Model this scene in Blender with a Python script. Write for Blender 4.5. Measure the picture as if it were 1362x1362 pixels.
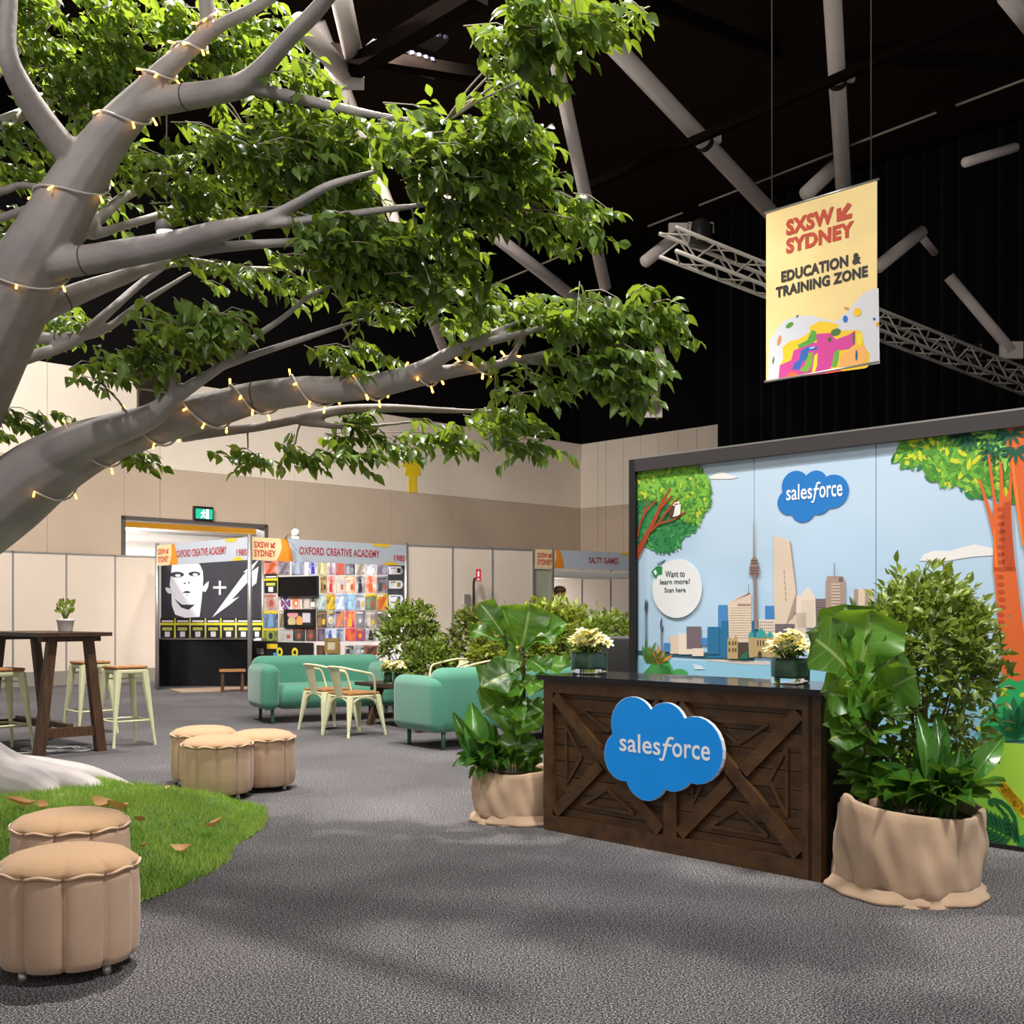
import bpy, bmesh, math, random
import numpy as np
from mathutils import Vector, Matrix
for _o in list(bpy.data.objects): bpy.data.objects.remove(_o)
random.seed(7); rng = np.random.default_rng(11)
SC = bpy.context.scene; COL = SC.collection

# ---------------- camera, world, lamps, exposure ----------------
F = 1500.0; CX, HY, H = 681.0, 817.0, 1.30
cam = bpy.data.objects.new('camera', bpy.data.cameras.new('camera')); COL.objects.link(cam)
cam.location = (0, 0, H); cam.rotation_euler = (math.pi/2, 0, 0)
cam.data.sensor_width = 36; cam.data.lens = F/1362*36; cam.data.shift_y = (HY-681)/1362; cam.data.clip_end = 200
SC.camera = cam
SC.view_settings.view_transform = 'Standard'; SC.view_settings.look = 'None'
SC.view_settings.gamma = 1; SC.view_settings.use_curve_mapping = False
SC.view_settings.exposure = 0.22
W = bpy.data.worlds.new('world'); SC.world = W; W.use_nodes = True
W.node_tree.nodes['Background'].inputs[0].default_value = (1.0, .95, .91, 1)
W.node_tree.nodes['Background'].inputs[1].default_value = 0.46
def lamp(name, kind, loc, target, power, color, size=1.0, spot=70, blend=.6):
    d = bpy.data.lights.new(name, kind); d.energy = power; d.color = color
    if kind == 'AREA': d.shape = 'DISK'; d.size = size
    if kind == 'SPOT': d.spot_size = math.radians(spot); d.spot_blend = blend; d.shadow_soft_size = size
    o = bpy.data.objects.new(name, d); COL.objects.link(o); o.location = loc
    o.rotation_euler = (Vector(target)-Vector(loc)).to_track_quat('-Z', 'Y').to_euler()
    return o
WARM = (1, .945, .88); NEUT = (1, .97, .93)
# high-bay lamps hung under the hall roof, above the frame
lamp('high_bay_lamp', 'AREA', (-1.6, 7.3, 8.7), (-1.2, 5.6, 0), 680, WARM, .22)
lamp('high_bay_lamp', 'SPOT', (3.0, 2.2, 8.4), (1.7, 6.6, .6), 2300, NEUT, .5, 62, .5)
lamp('high_bay_lamp', 'SPOT', (.2, 10.5, 8.8), (-.6, 12.4, 0), 2300, NEUT, .6, 80, .6)
lamp('high_bay_lamp', 'AREA', (-5.0, 11.0, 8.8), (-4.6, 13.5, 0), 620, WARM, .8)
lamp('high_bay_lamp', 'SPOT', (-7.5, 12.0, 8.6), (-6.5, 22.0, 2.8), 3700, WARM, .4, 95, .8)
lamp('high_bay_lamp', 'SPOT', (-1.6, 12.0, 8.4), (-1.4, 21.0, 1.4), 3500, WARM, .4, 70, .8)
lamp('high_bay_lamp', 'SPOT', (.2, 1.0, 7.5), (1.9, 7.0, 1.5), 600, NEUT, .35, 46, .7)
lamp('high_bay_lamp', 'SPOT', (-.2, 7.6, 7.6), (-2.2, 6.3, 3.4), 500, NEUT, .2, 80, .6)
lamp('high_bay_lamp', 'SPOT', (-3.2, 2.2, 6.4), (-1.7, 6.2, 2.4), 380, NEUT, .25, 60, .7)

# ---------------- helpers ----------------
def lin(h):
    h = h.lstrip('#'); o = []
    for i in (0, 2, 4):
        c = int(h[i:i+2], 16)/255
        o.append(c/12.92 if c <= .04045 else ((c+.055)/1.055)**2.4)
    return (*o, 1)
def P(px, py, Y): return Vector(((px-CX)/F*Y, Y, H+(HY-py)/F*Y))
def G(px, py):
    Y = H*F/(py-HY); return Vector(((px-CX)/F*Y, Y, 0))
D1 = Vector((-.693, .721, 0)); D2 = Vector((.721, .693, 0)); UP = Vector((0, 0, 1))
def hit(px, p0, d):                      # where the sight line through column px meets a vertical plane on plan
    k = (px-CX)/F
    s = (k*p0.y-p0.x)/(d.x-k*d.y)
    return Vector((p0.x+d.x*s, p0.y+d.y*s, 0))
class Pl:                                # a vertical plane: origin o (on the floor), axis u, up v, front normal n
    def __init__(s, o, u):
        s.o = Vector(o); s.u = Vector(u).normalized(); s.n = Vector((s.u.y, -s.u.x, 0))
        if s.n.dot(Vector((0, 0, 0))-s.o) < 0: s.n = -s.n
    def uv(s, px, py):
        h = hit(px, s.o, s.u); d = (h-s.o).dot(s.u)
        return (d, H+(HY-py)/F*h.y-s.o.z)
    def pt(s, u, v, off=0): return s.o+s.u*u+UP*v+s.n*off
_M = {}
def mat(name, col, rough=.6, metal=0, vary=0, vscale=8, bump=0, bscale=60, col2=None, sheen=0, trans=0, emit=0, wood=None, spec=.5, coat=0):
    if name in _M: return _M[name]
    m = bpy.data.materials.new(name); m.use_nodes = True; nt = m.node_tree; b = nt.nodes['Principled BSDF']
    c = lin(col); b.inputs['Base Color'].default_value = c; b.inputs['Roughness'].default_value = rough
    b.inputs['Metallic'].default_value = metal; b.inputs['Specular IOR Level'].default_value = spec
    if sheen: b.inputs['Sheen Weight'].default_value = sheen; b.inputs['Sheen Roughness'].default_value = .5
    if coat: b.inputs['Coat Weight'].default_value = coat
    if trans: b.inputs['Transmission Weight'].default_value = trans
    if emit: b.inputs['Emission Color'].default_value = c; b.inputs['Emission Strength'].default_value = emit
    tc = nt.nodes.new('ShaderNodeTexCoord')
    if vary or col2 or wood:
        n = nt.nodes.new('ShaderNodeTexNoise'); n.inputs['Scale'].default_value = vscale; n.inputs['Detail'].default_value = 5
        mp = nt.nodes.new('ShaderNodeMapping'); nt.links.new(tc.outputs['Object'], mp.inputs[0]); nt.links.new(mp.outputs[0], n.inputs[0])
        if wood: mp.inputs['Scale'].default_value = wood
        r = nt.nodes.new('ShaderNodeValToRGB'); nt.links.new(n.outputs[0], r.inputs[0])
        r.color_ramp.elements[0].position = .3; r.color_ramp.elements[1].position = .7
        if col2: ca, cb = lin(col2), c
        else: ca = tuple(x*(1-vary) for x in c[:3])+(1,); cb = tuple(min(1, x*(1+vary)) for x in c[:3])+(1,)
        r.color_ramp.elements[0].color = ca; r.color_ramp.elements[1].color = cb
        nt.links.new(r.outputs[0], b.inputs['Base Color'])
    if bump:
        n2 = nt.nodes.new('ShaderNodeTexNoise'); n2.inputs['Scale'].default_value = bscale; n2.inputs['Detail'].default_value = 3
        nt.links.new(tc.outputs['Object'], n2.inputs[0])
        bp = nt.nodes.new('ShaderNodeBump'); bp.inputs['Strength'].default_value = bump; bp.inputs['Distance'].default_value = .01
        nt.links.new(n2.outputs[0], bp.inputs['Height']); nt.links.new(bp.outputs[0], b.inputs['Normal'])
    _M[name] = m; return m
def leafmat(name, dark, light, translucent='#A8C83A', tw=.35, rough=.38, veins=False, vein=.45):
    if name in _M: return _M[name]
    m = bpy.data.materials.new(name); m.use_nodes = True; nt = m.node_tree; b = nt.nodes['Principled BSDF']; out = nt.nodes['Material Output']
    at = nt.nodes.new('ShaderNodeAttribute'); at.attribute_name = 'tone'
    r = nt.nodes.new('ShaderNodeValToRGB'); r.color_ramp.elements[0].color = lin(dark); r.color_ramp.elements[1].color = lin(light)
    nt.links.new(at.outputs['Fac'], r.inputs[0]); col = r.outputs[0]
    if veins:                            # pale midrib and side veins printed along the leaf's own length
        uv = nt.nodes.new('ShaderNodeUVMap'); sp = nt.nodes.new('ShaderNodeSeparateXYZ'); nt.links.new(uv.outputs[0], sp.inputs[0])
        def mth(op, a, bb=None):
            k = nt.nodes.new('ShaderNodeMath'); k.operation = op
            for i, q in enumerate((a, bb)):
                if q is None: continue
                if isinstance(q, (int, float)): k.inputs[i].default_value = q
                else: nt.links.new(q, k.inputs[i])
            return k.outputs[0]
        av = mth('ABSOLUTE', mth('SUBTRACT', sp.outputs[1], .5))
        mid = mth('LESS_THAN', av, .014)
        ph = mth('FRACT', mth('SUBTRACT', mth('MULTIPLY', sp.outputs[0], 7), mth('MULTIPLY', av, 5)))
        side = mth('LESS_THAN', mth('ABSOLUTE', mth('SUBTRACT', ph, .5)), .035)
        v = mth('MULTIPLY', mth('MAXIMUM', mid, mth('MULTIPLY', side, .5)), vein)
        mx = nt.nodes.new('ShaderNodeMix'); mx.data_type = 'RGBA'; nt.links.new(v, mx.inputs[0]); nt.links.new(col, mx.inputs[6])
        mx.inputs[7].default_value = lin('#A9BE78'); col = mx.outputs[2]
    nt.links.new(col, b.inputs['Base Color']); b.inputs['Roughness'].default_value = rough
    tr = nt.nodes.new('ShaderNodeBsdfTranslucent'); tr.inputs[0].default_value = lin(translucent)
    ms = nt.nodes.new('ShaderNodeMixShader'); ms.inputs[0].default_value = tw
    nt.links.new(b.outputs[0], ms.inputs[1]); nt.links.new(tr.outputs[0], ms.inputs[2]); nt.links.new(ms.outputs[0], out.inputs[0])
    _M[name] = m; return m

def link(name, data, parent=None, loc=None):
    o = bpy.data.objects.new(name, data); COL.objects.link(o)
    if parent is not None: o.parent = parent
    if loc is not None: o.location = loc
    return o
def tag(o, label=None, cat=None, group=None, kind=None):
    if label: o['label'] = label
    if cat: o['category'] = cat
    if group: o['group'] = group
    if kind: o['kind'] = kind
    return o
def thing(name, label, cat, loc=(0, 0, 0), rz=0, group=None):
    o = link(name, None, None, loc); o.rotation_euler = (0, 0, rz); o.empty_display_size = .1
    return tag(o, label, cat, group)
def dup(root, loc=None, rz=None, label=None, group=None):
    r = root.copy(); COL.objects.link(r)
    if loc is not None: r.location = loc
    if rz is not None: r.rotation_euler = (0, 0, rz)
    if label: r['label'] = label
    if group: r['group'] = group
    for ch in root.children:
        c = ch.copy(); COL.objects.link(c); c.parent = r
        for g in ch.children:
            d = g.copy(); COL.objects.link(d); d.parent = c
    return r

class MB:                                # collects shapes for ONE mesh object
    def __init__(s): s.v = []; s.f = []; s.m = []; s.sm = []
    def add(s, vs, fs, mi=0, smooth=False):
        k = len(s.v); s.v += [tuple(x) for x in vs]; s.f += [tuple(i+k for i in f) for f in fs]
        s.m += [mi]*len(fs); s.sm += [smooth]*len(fs)
    def box(s, c, size, rot=None, mi=0):
        c = Vector(c); hx, hy, hz = (q/2 for q in size); R = rot or Matrix()
        vs = [c+R @ Vector((x*hx, y*hy, z*hz)) for z in (-1, 1) for y in (-1, 1) for x in (-1, 1)]
        s.add(vs, [(0, 2, 3, 1), (4, 5, 7, 6), (0, 1, 5, 4), (2, 6, 7, 3), (0, 4, 6, 2), (1, 3, 7, 5)], mi)
    def rbox(s, c, size, r, seg=3, rot=None, mi=0, smooth=True, bulge=0):
        bm = bmesh.new(); bmesh.ops.create_cube(bm, size=1)
        for v in bm.verts: v.co = Vector((v.co.x*size[0], v.co.y*size[1], v.co.z*size[2]))
        if bulge: bmesh.ops.subdivide_edges(bm, edges=bm.edges[:], cuts=0)
        bmesh.ops.bevel(bm, geom=bm.edges[:]+bm.verts[:], offset=min(r, min(size)*.499), segments=seg, profile=.5, affect='EDGES')
        s.bm(bm, c, rot, mi, smooth)
    def bm(s, bm, c=(0, 0, 0), rot=None, mi=0, smooth=True):
        R = rot or Matrix(); c = Vector(c); bm.verts.index_update()
        s.add([c+R @ v.co for v in bm.verts], [[v.index for v in f.verts] for f in bm.faces], mi, smooth); bm.free()
    def tube(s, pts, rad, n=8, mi=0, cap=True, smooth=True):
        pts = [Vector(p) for p in pts]
        if not hasattr(rad, '__len__'): rad = [rad]*len(pts)
        k = len(s.v); a = None
        for i, p in enumerate(pts):
            t = (pts[min(i+1, len(pts)-1)]-pts[max(i-1, 0)])
            t = t.normalized() if t.length > 1e-9 else UP
            if a is None: a = t.orthogonal().normalized()
            a = a-t*a.dot(t)
            a = a.normalized() if a.length > 1e-6 else t.orthogonal().normalized()
            b = t.cross(a)
            for j in range(n):
                q = 2*math.pi*j/n; s.v.append(tuple(p+(a*math.cos(q)+b*math.sin(q))*rad[i]))
        fs = []
        for i in range(len(pts)-1):
            for j in range(n):
                j2 = (j+1) % n; fs.append((k+i*n+j, k+i*n+j2, k+(i+1)*n+j2, k+(i+1)*n+j))
        if cap: fs += [tuple(k+j for j in reversed(range(n))), tuple(k+(len(pts)-1)*n+j for j in range(n))]
        s.f += fs; s.m += [mi]*len(fs); s.sm += [smooth]*len(fs)
    def lathe(s, prof, c=(0, 0, 0), n=24, mi=0, smooth=True, fn=None, close=True):
        vs = []; fs = []; c = Vector(c)
        for i, (r, z) in enumerate(prof):
            for j in range(n):
                q = 2*math.pi*j/n; rr, zz = fn(r, z, q) if fn else (r, z)
                vs.append(c+Vector((rr*math.cos(q), rr*math.sin(q), zz)))
        for i in range(len(prof)-1):
            for j in range(n):
                j2 = (j+1) % n; fs.append((i*n+j, i*n+j2, (i+1)*n+j2, (i+1)*n+j))
        if close: fs += [tuple(reversed(range(n))), tuple((len(prof)-1)*n+j for j in range(n))]
        s.add(vs, fs, mi, smooth)
    def prism(s, pl, uvs, o0, o1, mi=0):      # outline on a plane, from offset o0 to o1
        n = len(uvs); ar = sum(uvs[i][0]*uvs[(i+1) % n][1]-uvs[(i+1) % n][0]*uvs[i][1] for i in range(n))
        if (ar < 0) != (pl.u.cross(UP).dot(pl.n) < 0): uvs = uvs[::-1]
        vs = [pl.pt(u, v, o0) for u, v in uvs]+[pl.pt(u, v, o1) for u, v in uvs]
        s.add(vs, [tuple(reversed(range(n))), tuple(range(n, 2*n))]+[(i, (i+1) % n, n+(i+1) % n, n+i) for i in range(n)], mi)
    def build(s, name, mats, parent=None, loc=None):
        me = bpy.data.meshes.new(name); me.from_pydata(s.v, [], s.f)
        for m in (mats if isinstance(mats, (list, tuple)) else [mats]): me.materials.append(m)
        me.polygons.foreach_set('material_index', s.m); me.polygons.foreach_set('use_smooth', s.sm); me.update()
        return link(name, me, parent, loc)
def one(name, m, parent, how, /, *a, loc=None, **k):
    b = MB(); getattr(b, how)(*a, **k); return b.build(name, m, parent, loc)
def rotz(a): return Matrix.Rotation(a, 4, 'Z')
def spline(pts, k=6):                    # Catmull-Rom through (x, y, z, r) rows
    p = np.array(pts, float); out = []
    q = np.vstack([2*p[0]-p[1], p, 2*p[-1]-p[-2]])
    for i in range(1, len(q)-2):
        for t in np.linspace(0, 1, k, endpoint=False):
            out.append(.5*((2*q[i])+(-q[i-1]+q[i+1])*t+(2*q[i-1]-5*q[i]+4*q[i+1]-q[i+2])*t*t+(-q[i-1]+3*q[i]-3*q[i+1]+q[i+2])*t**3))
    out.append(p[-1]); return np.array(out)
# flat print on a plane
class Art:
    def __init__(s, pl, off=.002): s.pl = pl; s.b = MB(); s.mats = []; s.off = off
    def mi(s, m):
        if m not in s.mats: s.mats.append(m)
        return s.mats.index(m)
    def poly(s, uvs, m, off=None):
        off = s.off if off is None else off
        n = len(uvs); ar = sum(uvs[i][0]*uvs[(i+1) % n][1]-uvs[(i+1) % n][0]*uvs[i][1] for i in range(n))
        if (ar < 0) != (s.pl.u.cross(UP).dot(s.pl.n) < 0): uvs = list(uvs)[::-1]
        s.b.add([s.pl.pt(u, v, off) for u, v in uvs], [tuple(range(n))], s.mi(m))
    def px(s, pts, m, off=None): s.poly([s.pl.uv(*p) for p in pts], m, off)
    def ell(s, u, v, ru, rv, m, ang=0, n=14, off=None):
        ca, sa = math.cos(ang), math.sin(ang)
        s.poly([(u+ru*math.cos(q)*ca-rv*math.sin(q)*sa, v+ru*math.cos(q)*sa+rv*math.sin(q)*ca) for q in [2*math.pi*i/n for i in range(n)]], m, off)
    def leaf(s, u, v, l, w, ang, m, off=None):
        ca, sa = math.cos(ang), math.sin(ang)
        s.poly([(u+x*l*ca-y*w*sa, v+x*l*sa+y*w*ca) for x, y in ((-.5, 0), (-.2, .5), (.2, .45), (.5, 0), (.2, -.45), (-.2, -.5))], m, off)
    def up(s): s.off += .0008
    def build(s, name, parent):
        o = s.b.build(name, s.mats, parent)
        if len(s.b.f) > 1: o['kind'] = 'stuff'
        return o
def ink(col): return mat('ink_'+col.strip('#'), col, .65)
def letters(body, pl, rect, m, parent, off=.004, bold=0.0, shear=0, fit=True, name='lettering', thick=.0):
    c = bpy.data.curves.new('lettering', 'FONT'); c.body = body; c.offset = bold; c.shear = shear; c.resolution_u = 3; c.space_character = 1+bold*1.5
    o = bpy.data.objects.new('lettering', c); COL.objects.link(o)
    bpy.context.view_layer.update()
    me = bpy.data.meshes.new_from_object(o.evaluated_get(bpy.context.evaluated_depsgraph_get())); bpy.data.objects.remove(o)
    me.name = name
    n = len(me.vertices); co = np.empty(n*3); me.vertices.foreach_get('co', co); co = co.reshape(-1, 3)
    lo, hi = co.min(0), co.max(0); u0, v0, u1, v1 = rect
    us = u0+(co[:, 0]-lo[0])/(hi[0]-lo[0])*(u1-u0); vv = v0+(co[:, 1]-lo[1])/(hi[1]-lo[1])*(v1-v0)
    w = np.array([pl.pt(a, b, off) for a, b in zip(us, vv)])
    me.vertices.foreach_set('co', w.ravel()); me.materials.clear(); me.materials.append(m); me.update()
    return link(name, me, parent)
# clouds of small leaves in one mesh
def leaf_arrays(base, dirs, nrm, L, wr=.55, droop=.25, fold=.22):
    n = len(base); d = dirs/np.linalg.norm(dirs, axis=1, keepdims=True)
    s = np.cross(nrm, d); s /= np.linalg.norm(s, axis=1, keepdims=True)+1e-9; z = np.cross(d, s)
    T = [(0, 0), (.22, -.36), (.22, 0), (.22, .36), (.5, -.5), (.5, 0), (.5, .5), (.78, -.3), (.78, 0), (.78, .3), (1.04, 0)]
    V = np.empty((n, 11, 3))
    for i, (t, w) in enumerate(T):
        V[:, i] = base+d*(L*t)[:, None]+s*(L*w*wr)[:, None]+z*(L*(abs(w)*wr*fold*2-droop*t*t))[:, None]
    Fc = [(0, 1, 2), (0, 2, 3), (1, 4, 5, 2), (2, 5, 6, 3), (4, 7, 8, 5), (5, 8, 9, 6), (7, 10, 8), (8, 10, 9)]
    return V, Fc
def leaf_mesh(name, V, Fc, tone, m, smooth=True):
    n, k = V.shape[:2]; nf = len(Fc)
    loops = np.concatenate([np.array(f) for f in Fc]); cnt = np.array([len(f) for f in Fc])
    li = (loops[None, :]+(np.arange(n)*k)[:, None]).ravel()
    tot = np.tile(cnt, n); st = np.concatenate([[0], np.cumsum(tot)[:-1]])
    me = bpy.data.meshes.new(name); me.vertices.add(n*k); me.vertices.foreach_set('co', V.reshape(-1))
    me.loops.add(len(li)); me.loops.foreach_set('vertex_index', li.astype(np.int32))
    me.polygons.add(n*nf); me.polygons.foreach_set('loop_start', st.astype(np.int32))
    me.polygons.foreach_set('use_smooth', np.full(n*nf, smooth))
    me.update(calc_edges=True)
    a = me.attributes.new('tone', 'FLOAT', 'POINT'); a.data.foreach_set('value', np.repeat(tone, k).astype(np.float32))
    me.materials.append(m); return me
def rnd_unit(n):
    v = rng.normal(size=(n, 3)); return v/np.linalg.norm(v, axis=1, keepdims=True)

# ---------------- the setting ----------------
def carpet():
    m = bpy.data.materials.new('carpet'); m.use_nodes = True; nt = m.node_tree; b = nt.nodes['Principled BSDF']; b.inputs['Roughness'].default_value = .95
    b.inputs['Specular IOR Level'].default_value = .15
    tc = nt.nodes.new('ShaderNodeTexCoord')
    def noise(sc, det):
        n = nt.nodes.new('ShaderNodeTexNoise'); n.inputs['Scale'].default_value = sc; n.inputs['Detail'].default_value = det
        nt.links.new(tc.outputs['Object'], n.inputs[0]); return n.outputs[0]
    fine = noise(135, 2); big = noise(.9, 3)
    r = nt.nodes.new('ShaderNodeValToRGB'); e = r.color_ramp.elements
    e[0].position = .38; e[0].color = lin('#29272a'); e[1].position = .64; e[1].color = lin('#a9a5a6')
    k = e.new(.5); k.color = lin('#4a484c'); nt.links.new(fine, r.inputs[0])
    r2 = nt.nodes.new('ShaderNodeValToRGB'); r2.color_ramp.elements[0].position = .35; r2.color_ramp.elements[1].position = .65
    r2.color_ramp.elements[0].color = (.72, .71, .72, 1); r2.color_ramp.elements[1].color = (1, 1, 1, 1); nt.links.new(big, r2.inputs[0])
    mx = nt.nodes.new('ShaderNodeMix'); mx.data_type = 'RGBA'; mx.blend_type = 'MULTIPLY'; mx.inputs[0].default_value = 1
    nt.links.new(r.outputs[0], mx.inputs[6]); nt.links.new(r2.outputs[0], mx.inputs[7]); nt.links.new(mx.outputs[2], b.inputs['Base Color'])
    return m
M_cream = mat('wall_cream', '#E3D6C6', .8, vary=.03, vscale=1.5)
M_tan = mat('wall_tan', '#BBA894', .8, vary=.04, vscale=1.5)
M_panel = mat('shell_panel', '#D8C9BA', .6, vary=.02, vscale=2)
M_joint = mat('joint_grey', '#84786a', .6)
M_alu = mat('aluminium', '#B9B7B4', .35, .8)
M_black = mat('black_void', '#0c0a0a', .9, spec=.1)
M_white = mat('white_paint', '#EFECE8', .5)
M_skirt = mat('skirting_grey', '#8b847b', .6)
tag(one('floor', carpet(), None, 'box', (0, 18, -.05), (60, 48, .1)), kind='structure')
tag(one('ceiling', mat('ceiling_dark', '#2b211c', .95, spec=.05), None, 'box', (0, 20, 11.15), (60, 50, .1)), kind='structure')

WB = Pl((-6.9, 22.3, 0), D2); corner = hit(773, WB.o, WB.u); WR = Pl(corner, -D1)
Z1, Z2 = 4.18, 5.93
wb = tag(link('wall_back', None), kind='structure')
uW = lambda px: (hit(px, WB.o, WB.u)-WB.o).dot(WB.u)
uO0, uO1 = uW(165), uW(352)
def wall_piece(pl, par, u0, u1, z0, z1, m, name='panel', g=.006, o0=-.12, o1=0):
    b = MB(); b.prism(pl, [(u0+g, z0), (u1-g, z0), (u1-g, z1), (u0+g, z1)], o0, o1); return b.build(name, m, par)
seams = [-330, -150, -30, 63, 213, 392, 520, 600, 716, 727, 735, 773]
for a, b_ in zip(seams[:-1], seams[1:]):
    ua, ub = uW(a), uW(b_)
    wall_piece(WB, wb, ua, ub, Z1+.004, Z2, M_cream)
    if b_ <= 165 or a >= 352: wall_piece(WB, wb, ua, ub, 0, Z1, M_tan)
    else:
        if a < 165: wall_piece(WB, wb, ua, uO0, 0, Z1, M_tan, g=.001)
        if b_ > 352: wall_piece(WB, wb, uO1, ub, 0, Z1, M_tan, g=.001)
        wall_piece(WB, wb, max(ua, uO0), min(ub, uO1), 3.16, Z1, M_tan)
    wall_piece(WB, wb, ub-.03, ub+.03, Z1 if 165 < b_ < 352 else 0, Z2, M_joint, 'joint', 0, -.1, -.03)
tr = tag(link('trim_1', None), kind='structure')
for (a, b_, z0, z1) in ((uO0-.06, uO0+.02, 0, 3.2), (uO1-.02, uO1+.06, 0, 3.2), (uO0-.06, uO1+.06, 3.12, 3.2)):
    wall_piece(WB, tr, a, b_, z0, z1, mat('frame_grey', '#57514d', .5), 'frame', 0, -.3, .03)
# lit hall seen through the opening
far = Pl(WB.o-WB.n*7, D2)
wf = MB(); wf.prism(far, [(-6, 0), (9, 0), (9, 4.4), (-6, 4.4)], -.1, 0); tag(wf.build('wall_far', M_white), kind='structure')
cf = MB(); cf.add([WB.pt(u, 3.75, o) for u, o in ((-6, -.4), (8, -.4), (8, -7), (-6, -7))], [(0, 1, 2, 3)]); tag(cf.build('ceiling_far', M_white), kind='structure')
lamp('lamp_far_hall', 'AREA', WB.pt(1.2, 3.6, -3), WB.pt(1.2, 0, -3), 1500, (1, .98, .95), 2.5)
gb = thing('gantry_beam', 'yellow overhead beam crossing the bright doorway in the back wall', 'beam', WB.pt(1, 0, -1.2))
b = MB(); b.prism(Pl(WB.pt(0, 0, -1.2), D2), [(-3, 3.08), (4, 3.08), (4, 3.24), (-3, 3.24)], -.1, .1); x = b.build('beam', mat('beam_yellow', '#E0A820', .5)); x.parent = gb; x.matrix_parent_inverse = Matrix.Translation(-gb.location)
b = MB()
for k in range(5): b.prism(Pl(WB.pt(0, 0, -1.9-k*.9), D2), [(-3, 3.3), (5, 3.3), (5, 3.36), (-3, 3.36)], -.03, .03)
x = b.build('rail', M_alu); x.parent = gb; x.matrix_parent_inverse = Matrix.Translation(-gb.location)
# right wall
wr = tag(link('wall_right', None), kind='structure')
uR = lambda px: (hit(px, WR.o, WR.u)-WR.o).dot(WR.u)
rs = [773, 795, 806, 829, 852, 876, 902, 927, 955, 985, 1020]
for a, b_ in zip(rs[:-1], rs[1:]):
    wall_piece(WR, wr, uR(a), uR(b_), Z1+.004, Z2, M_cream); wall_piece(WR, wr, uR(a), uR(b_), 0, Z1, M_tan)
    wall_piece(WR, wr, uR(b_)-.03, uR(b_)+.03, 0, Z2, M_joint, 'joint', 0, -.1, -.03)
# black upper walls and black drapes
up = MB(); up.prism(WB, [(-9, Z2-.3), (14, Z2-.3), (14, 11.1), (-9, 11.1)], -.6, -.5); tag(up.build('wall_upper_back', M_black), kind='structure')
up = MB(); up.prism(WR, [(-.6, Z2-.3), (26, Z2-.3), (26, 11.1), (-.6, 11.1)], -.6, -.5); tag(up.build('wall_upper_right', M_black), kind='structure')
cu = MB(); u0 = uR(966); pl = Pl(WR.pt(0, 0, .35), WR.u); N = 260
vs = []
for k in range(N+1):
    u = u0+k*.085; o = .09*math.sin(k*1.35)+.04*math.sin(k*.37)
    vs += [pl.pt(u, 0, o), pl.pt(u, 10.9, o)]
cu.add(vs, [(2*k, 2*k+2, 2*k+3, 2*k+1) for k in range(N)], 0, True)
o = cu.build('stage_drape', mat('drape_black', '#0e0d0f', .95, sheen=.1, spec=.1))
tag(o, 'black floor-to-ceiling drape in soft folds behind the illustrated backdrop', 'drape')
# windows high in the back wall
for n, (xa, xb, ya, yb) in enumerate(((183, 238, 498, 545), (305, 332, 515, 523)), 1):
    w = tag(link('window_%d' % n, None), kind='structure'); ua, va = WB.uv(xa, yb); ub, vb = WB.uv(xb, ya)
    wall_piece(WB, w, ua, ub, va, vb, mat('dark_glass', '#2c2520', .15), 'pane', 0, -.02, .012)
    for t in (0, .5, 1): wall_piece(WB, w, ua+(ub-ua)*t-.02, ua+(ub-ua)*t+.02, va, vb, mat('bronze_frame', '#5c5046', .4), 'frame', 0, .0, .03)
    for t in (0, .5, 1): wall_piece(WB, w, ua, ub, va+(vb-va)*t-.02, va+(vb-va)*t+.02, mat('bronze_frame', '#5c5046', .4), 'frame', 0, .0, .03)

# roof steel: pale struts, clamps, dark beams, cables, truss
M_pipe = mat('strut_paint', '#E2D6D0', .55, vary=.06, vscale=2)
M_dark = mat('dark_steel', '#191514', .7)
def strut(p0, p1, w, label, clamp=(), plate=False, group='pale struts under the roof'):
    a, c = P(*p0), P(*p1); t = thing('roof_strut', label, 'strut', a, 0, group)
    r = w/2/F*(p0[2]+p1[2])/2; d = c-a
    one('tube', M_pipe, t, 'tube', [Vector(), d], r, 16)
    for k in clamp:
        q = d*k; dn = d.normalized(); one('clamp', M_dark, t, 'tube', [q-dn*.04, q+dn*.04], r*1.12, 16)
        one('bracket', M_pipe, t, 'box', q+Vector((r*1.3, -.02, .04)), (.14, .08, .1))
    if plate: one('node_plate', M_pipe, t, 'box', d, (r*4.2, .08, r*3.2))
    return t
strut((735, -25, 13), (1032, 290, 17), 23, 'long pale roof strut running down to the top left corner of the hanging banner', (.62,))
strut((1106, -25, 13), (1122, 252, 16), 22, 'near vertical pale roof strut ending behind the top of the hanging banner', (.43,))
strut((712, -45, 13), (805, 382, 17), 18, 'slender pale strut passing right of the upper leaves', ())
strut((425, 30, 15), (592, 470, 19), 15, 'thin strut seen between leaf sprays in the middle of the tree')
strut((520, 205, 16), (800, 425, 20), 17, 'pale strut dropping behind the leafy tip of the lower limb')
strut((452, -10, 11), (472, 82, 12.5), 28, 'thick short strut at the very top, right one of the converging pair')
strut((398, 30, 11), (458, 98, 12.4), 26, 'thick short strut at the very top, left one of the converging pair', (), True)
strut((1262, 368, 19), (1345, 466, 19), 14, 'slanting strut down to a plated node over the truss end', (), True)
strut((1338, -6, 12), (1375, 40, 12.4), 24, 'stub of pale strut in the topmost right corner')
strut((1168, 355, 18), (1226, 308, 18.6), 17, 'rising leg of the pale chevron beside the banner')
strut((1220, 308, 18.6), (1243, 336, 19.4), 10, 'short falling leg of the pale chevron beside the banner')
strut((876, 462, 20), (871, 548, 21), 12, 'upright strut just under the tip of the leafy limb')
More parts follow.
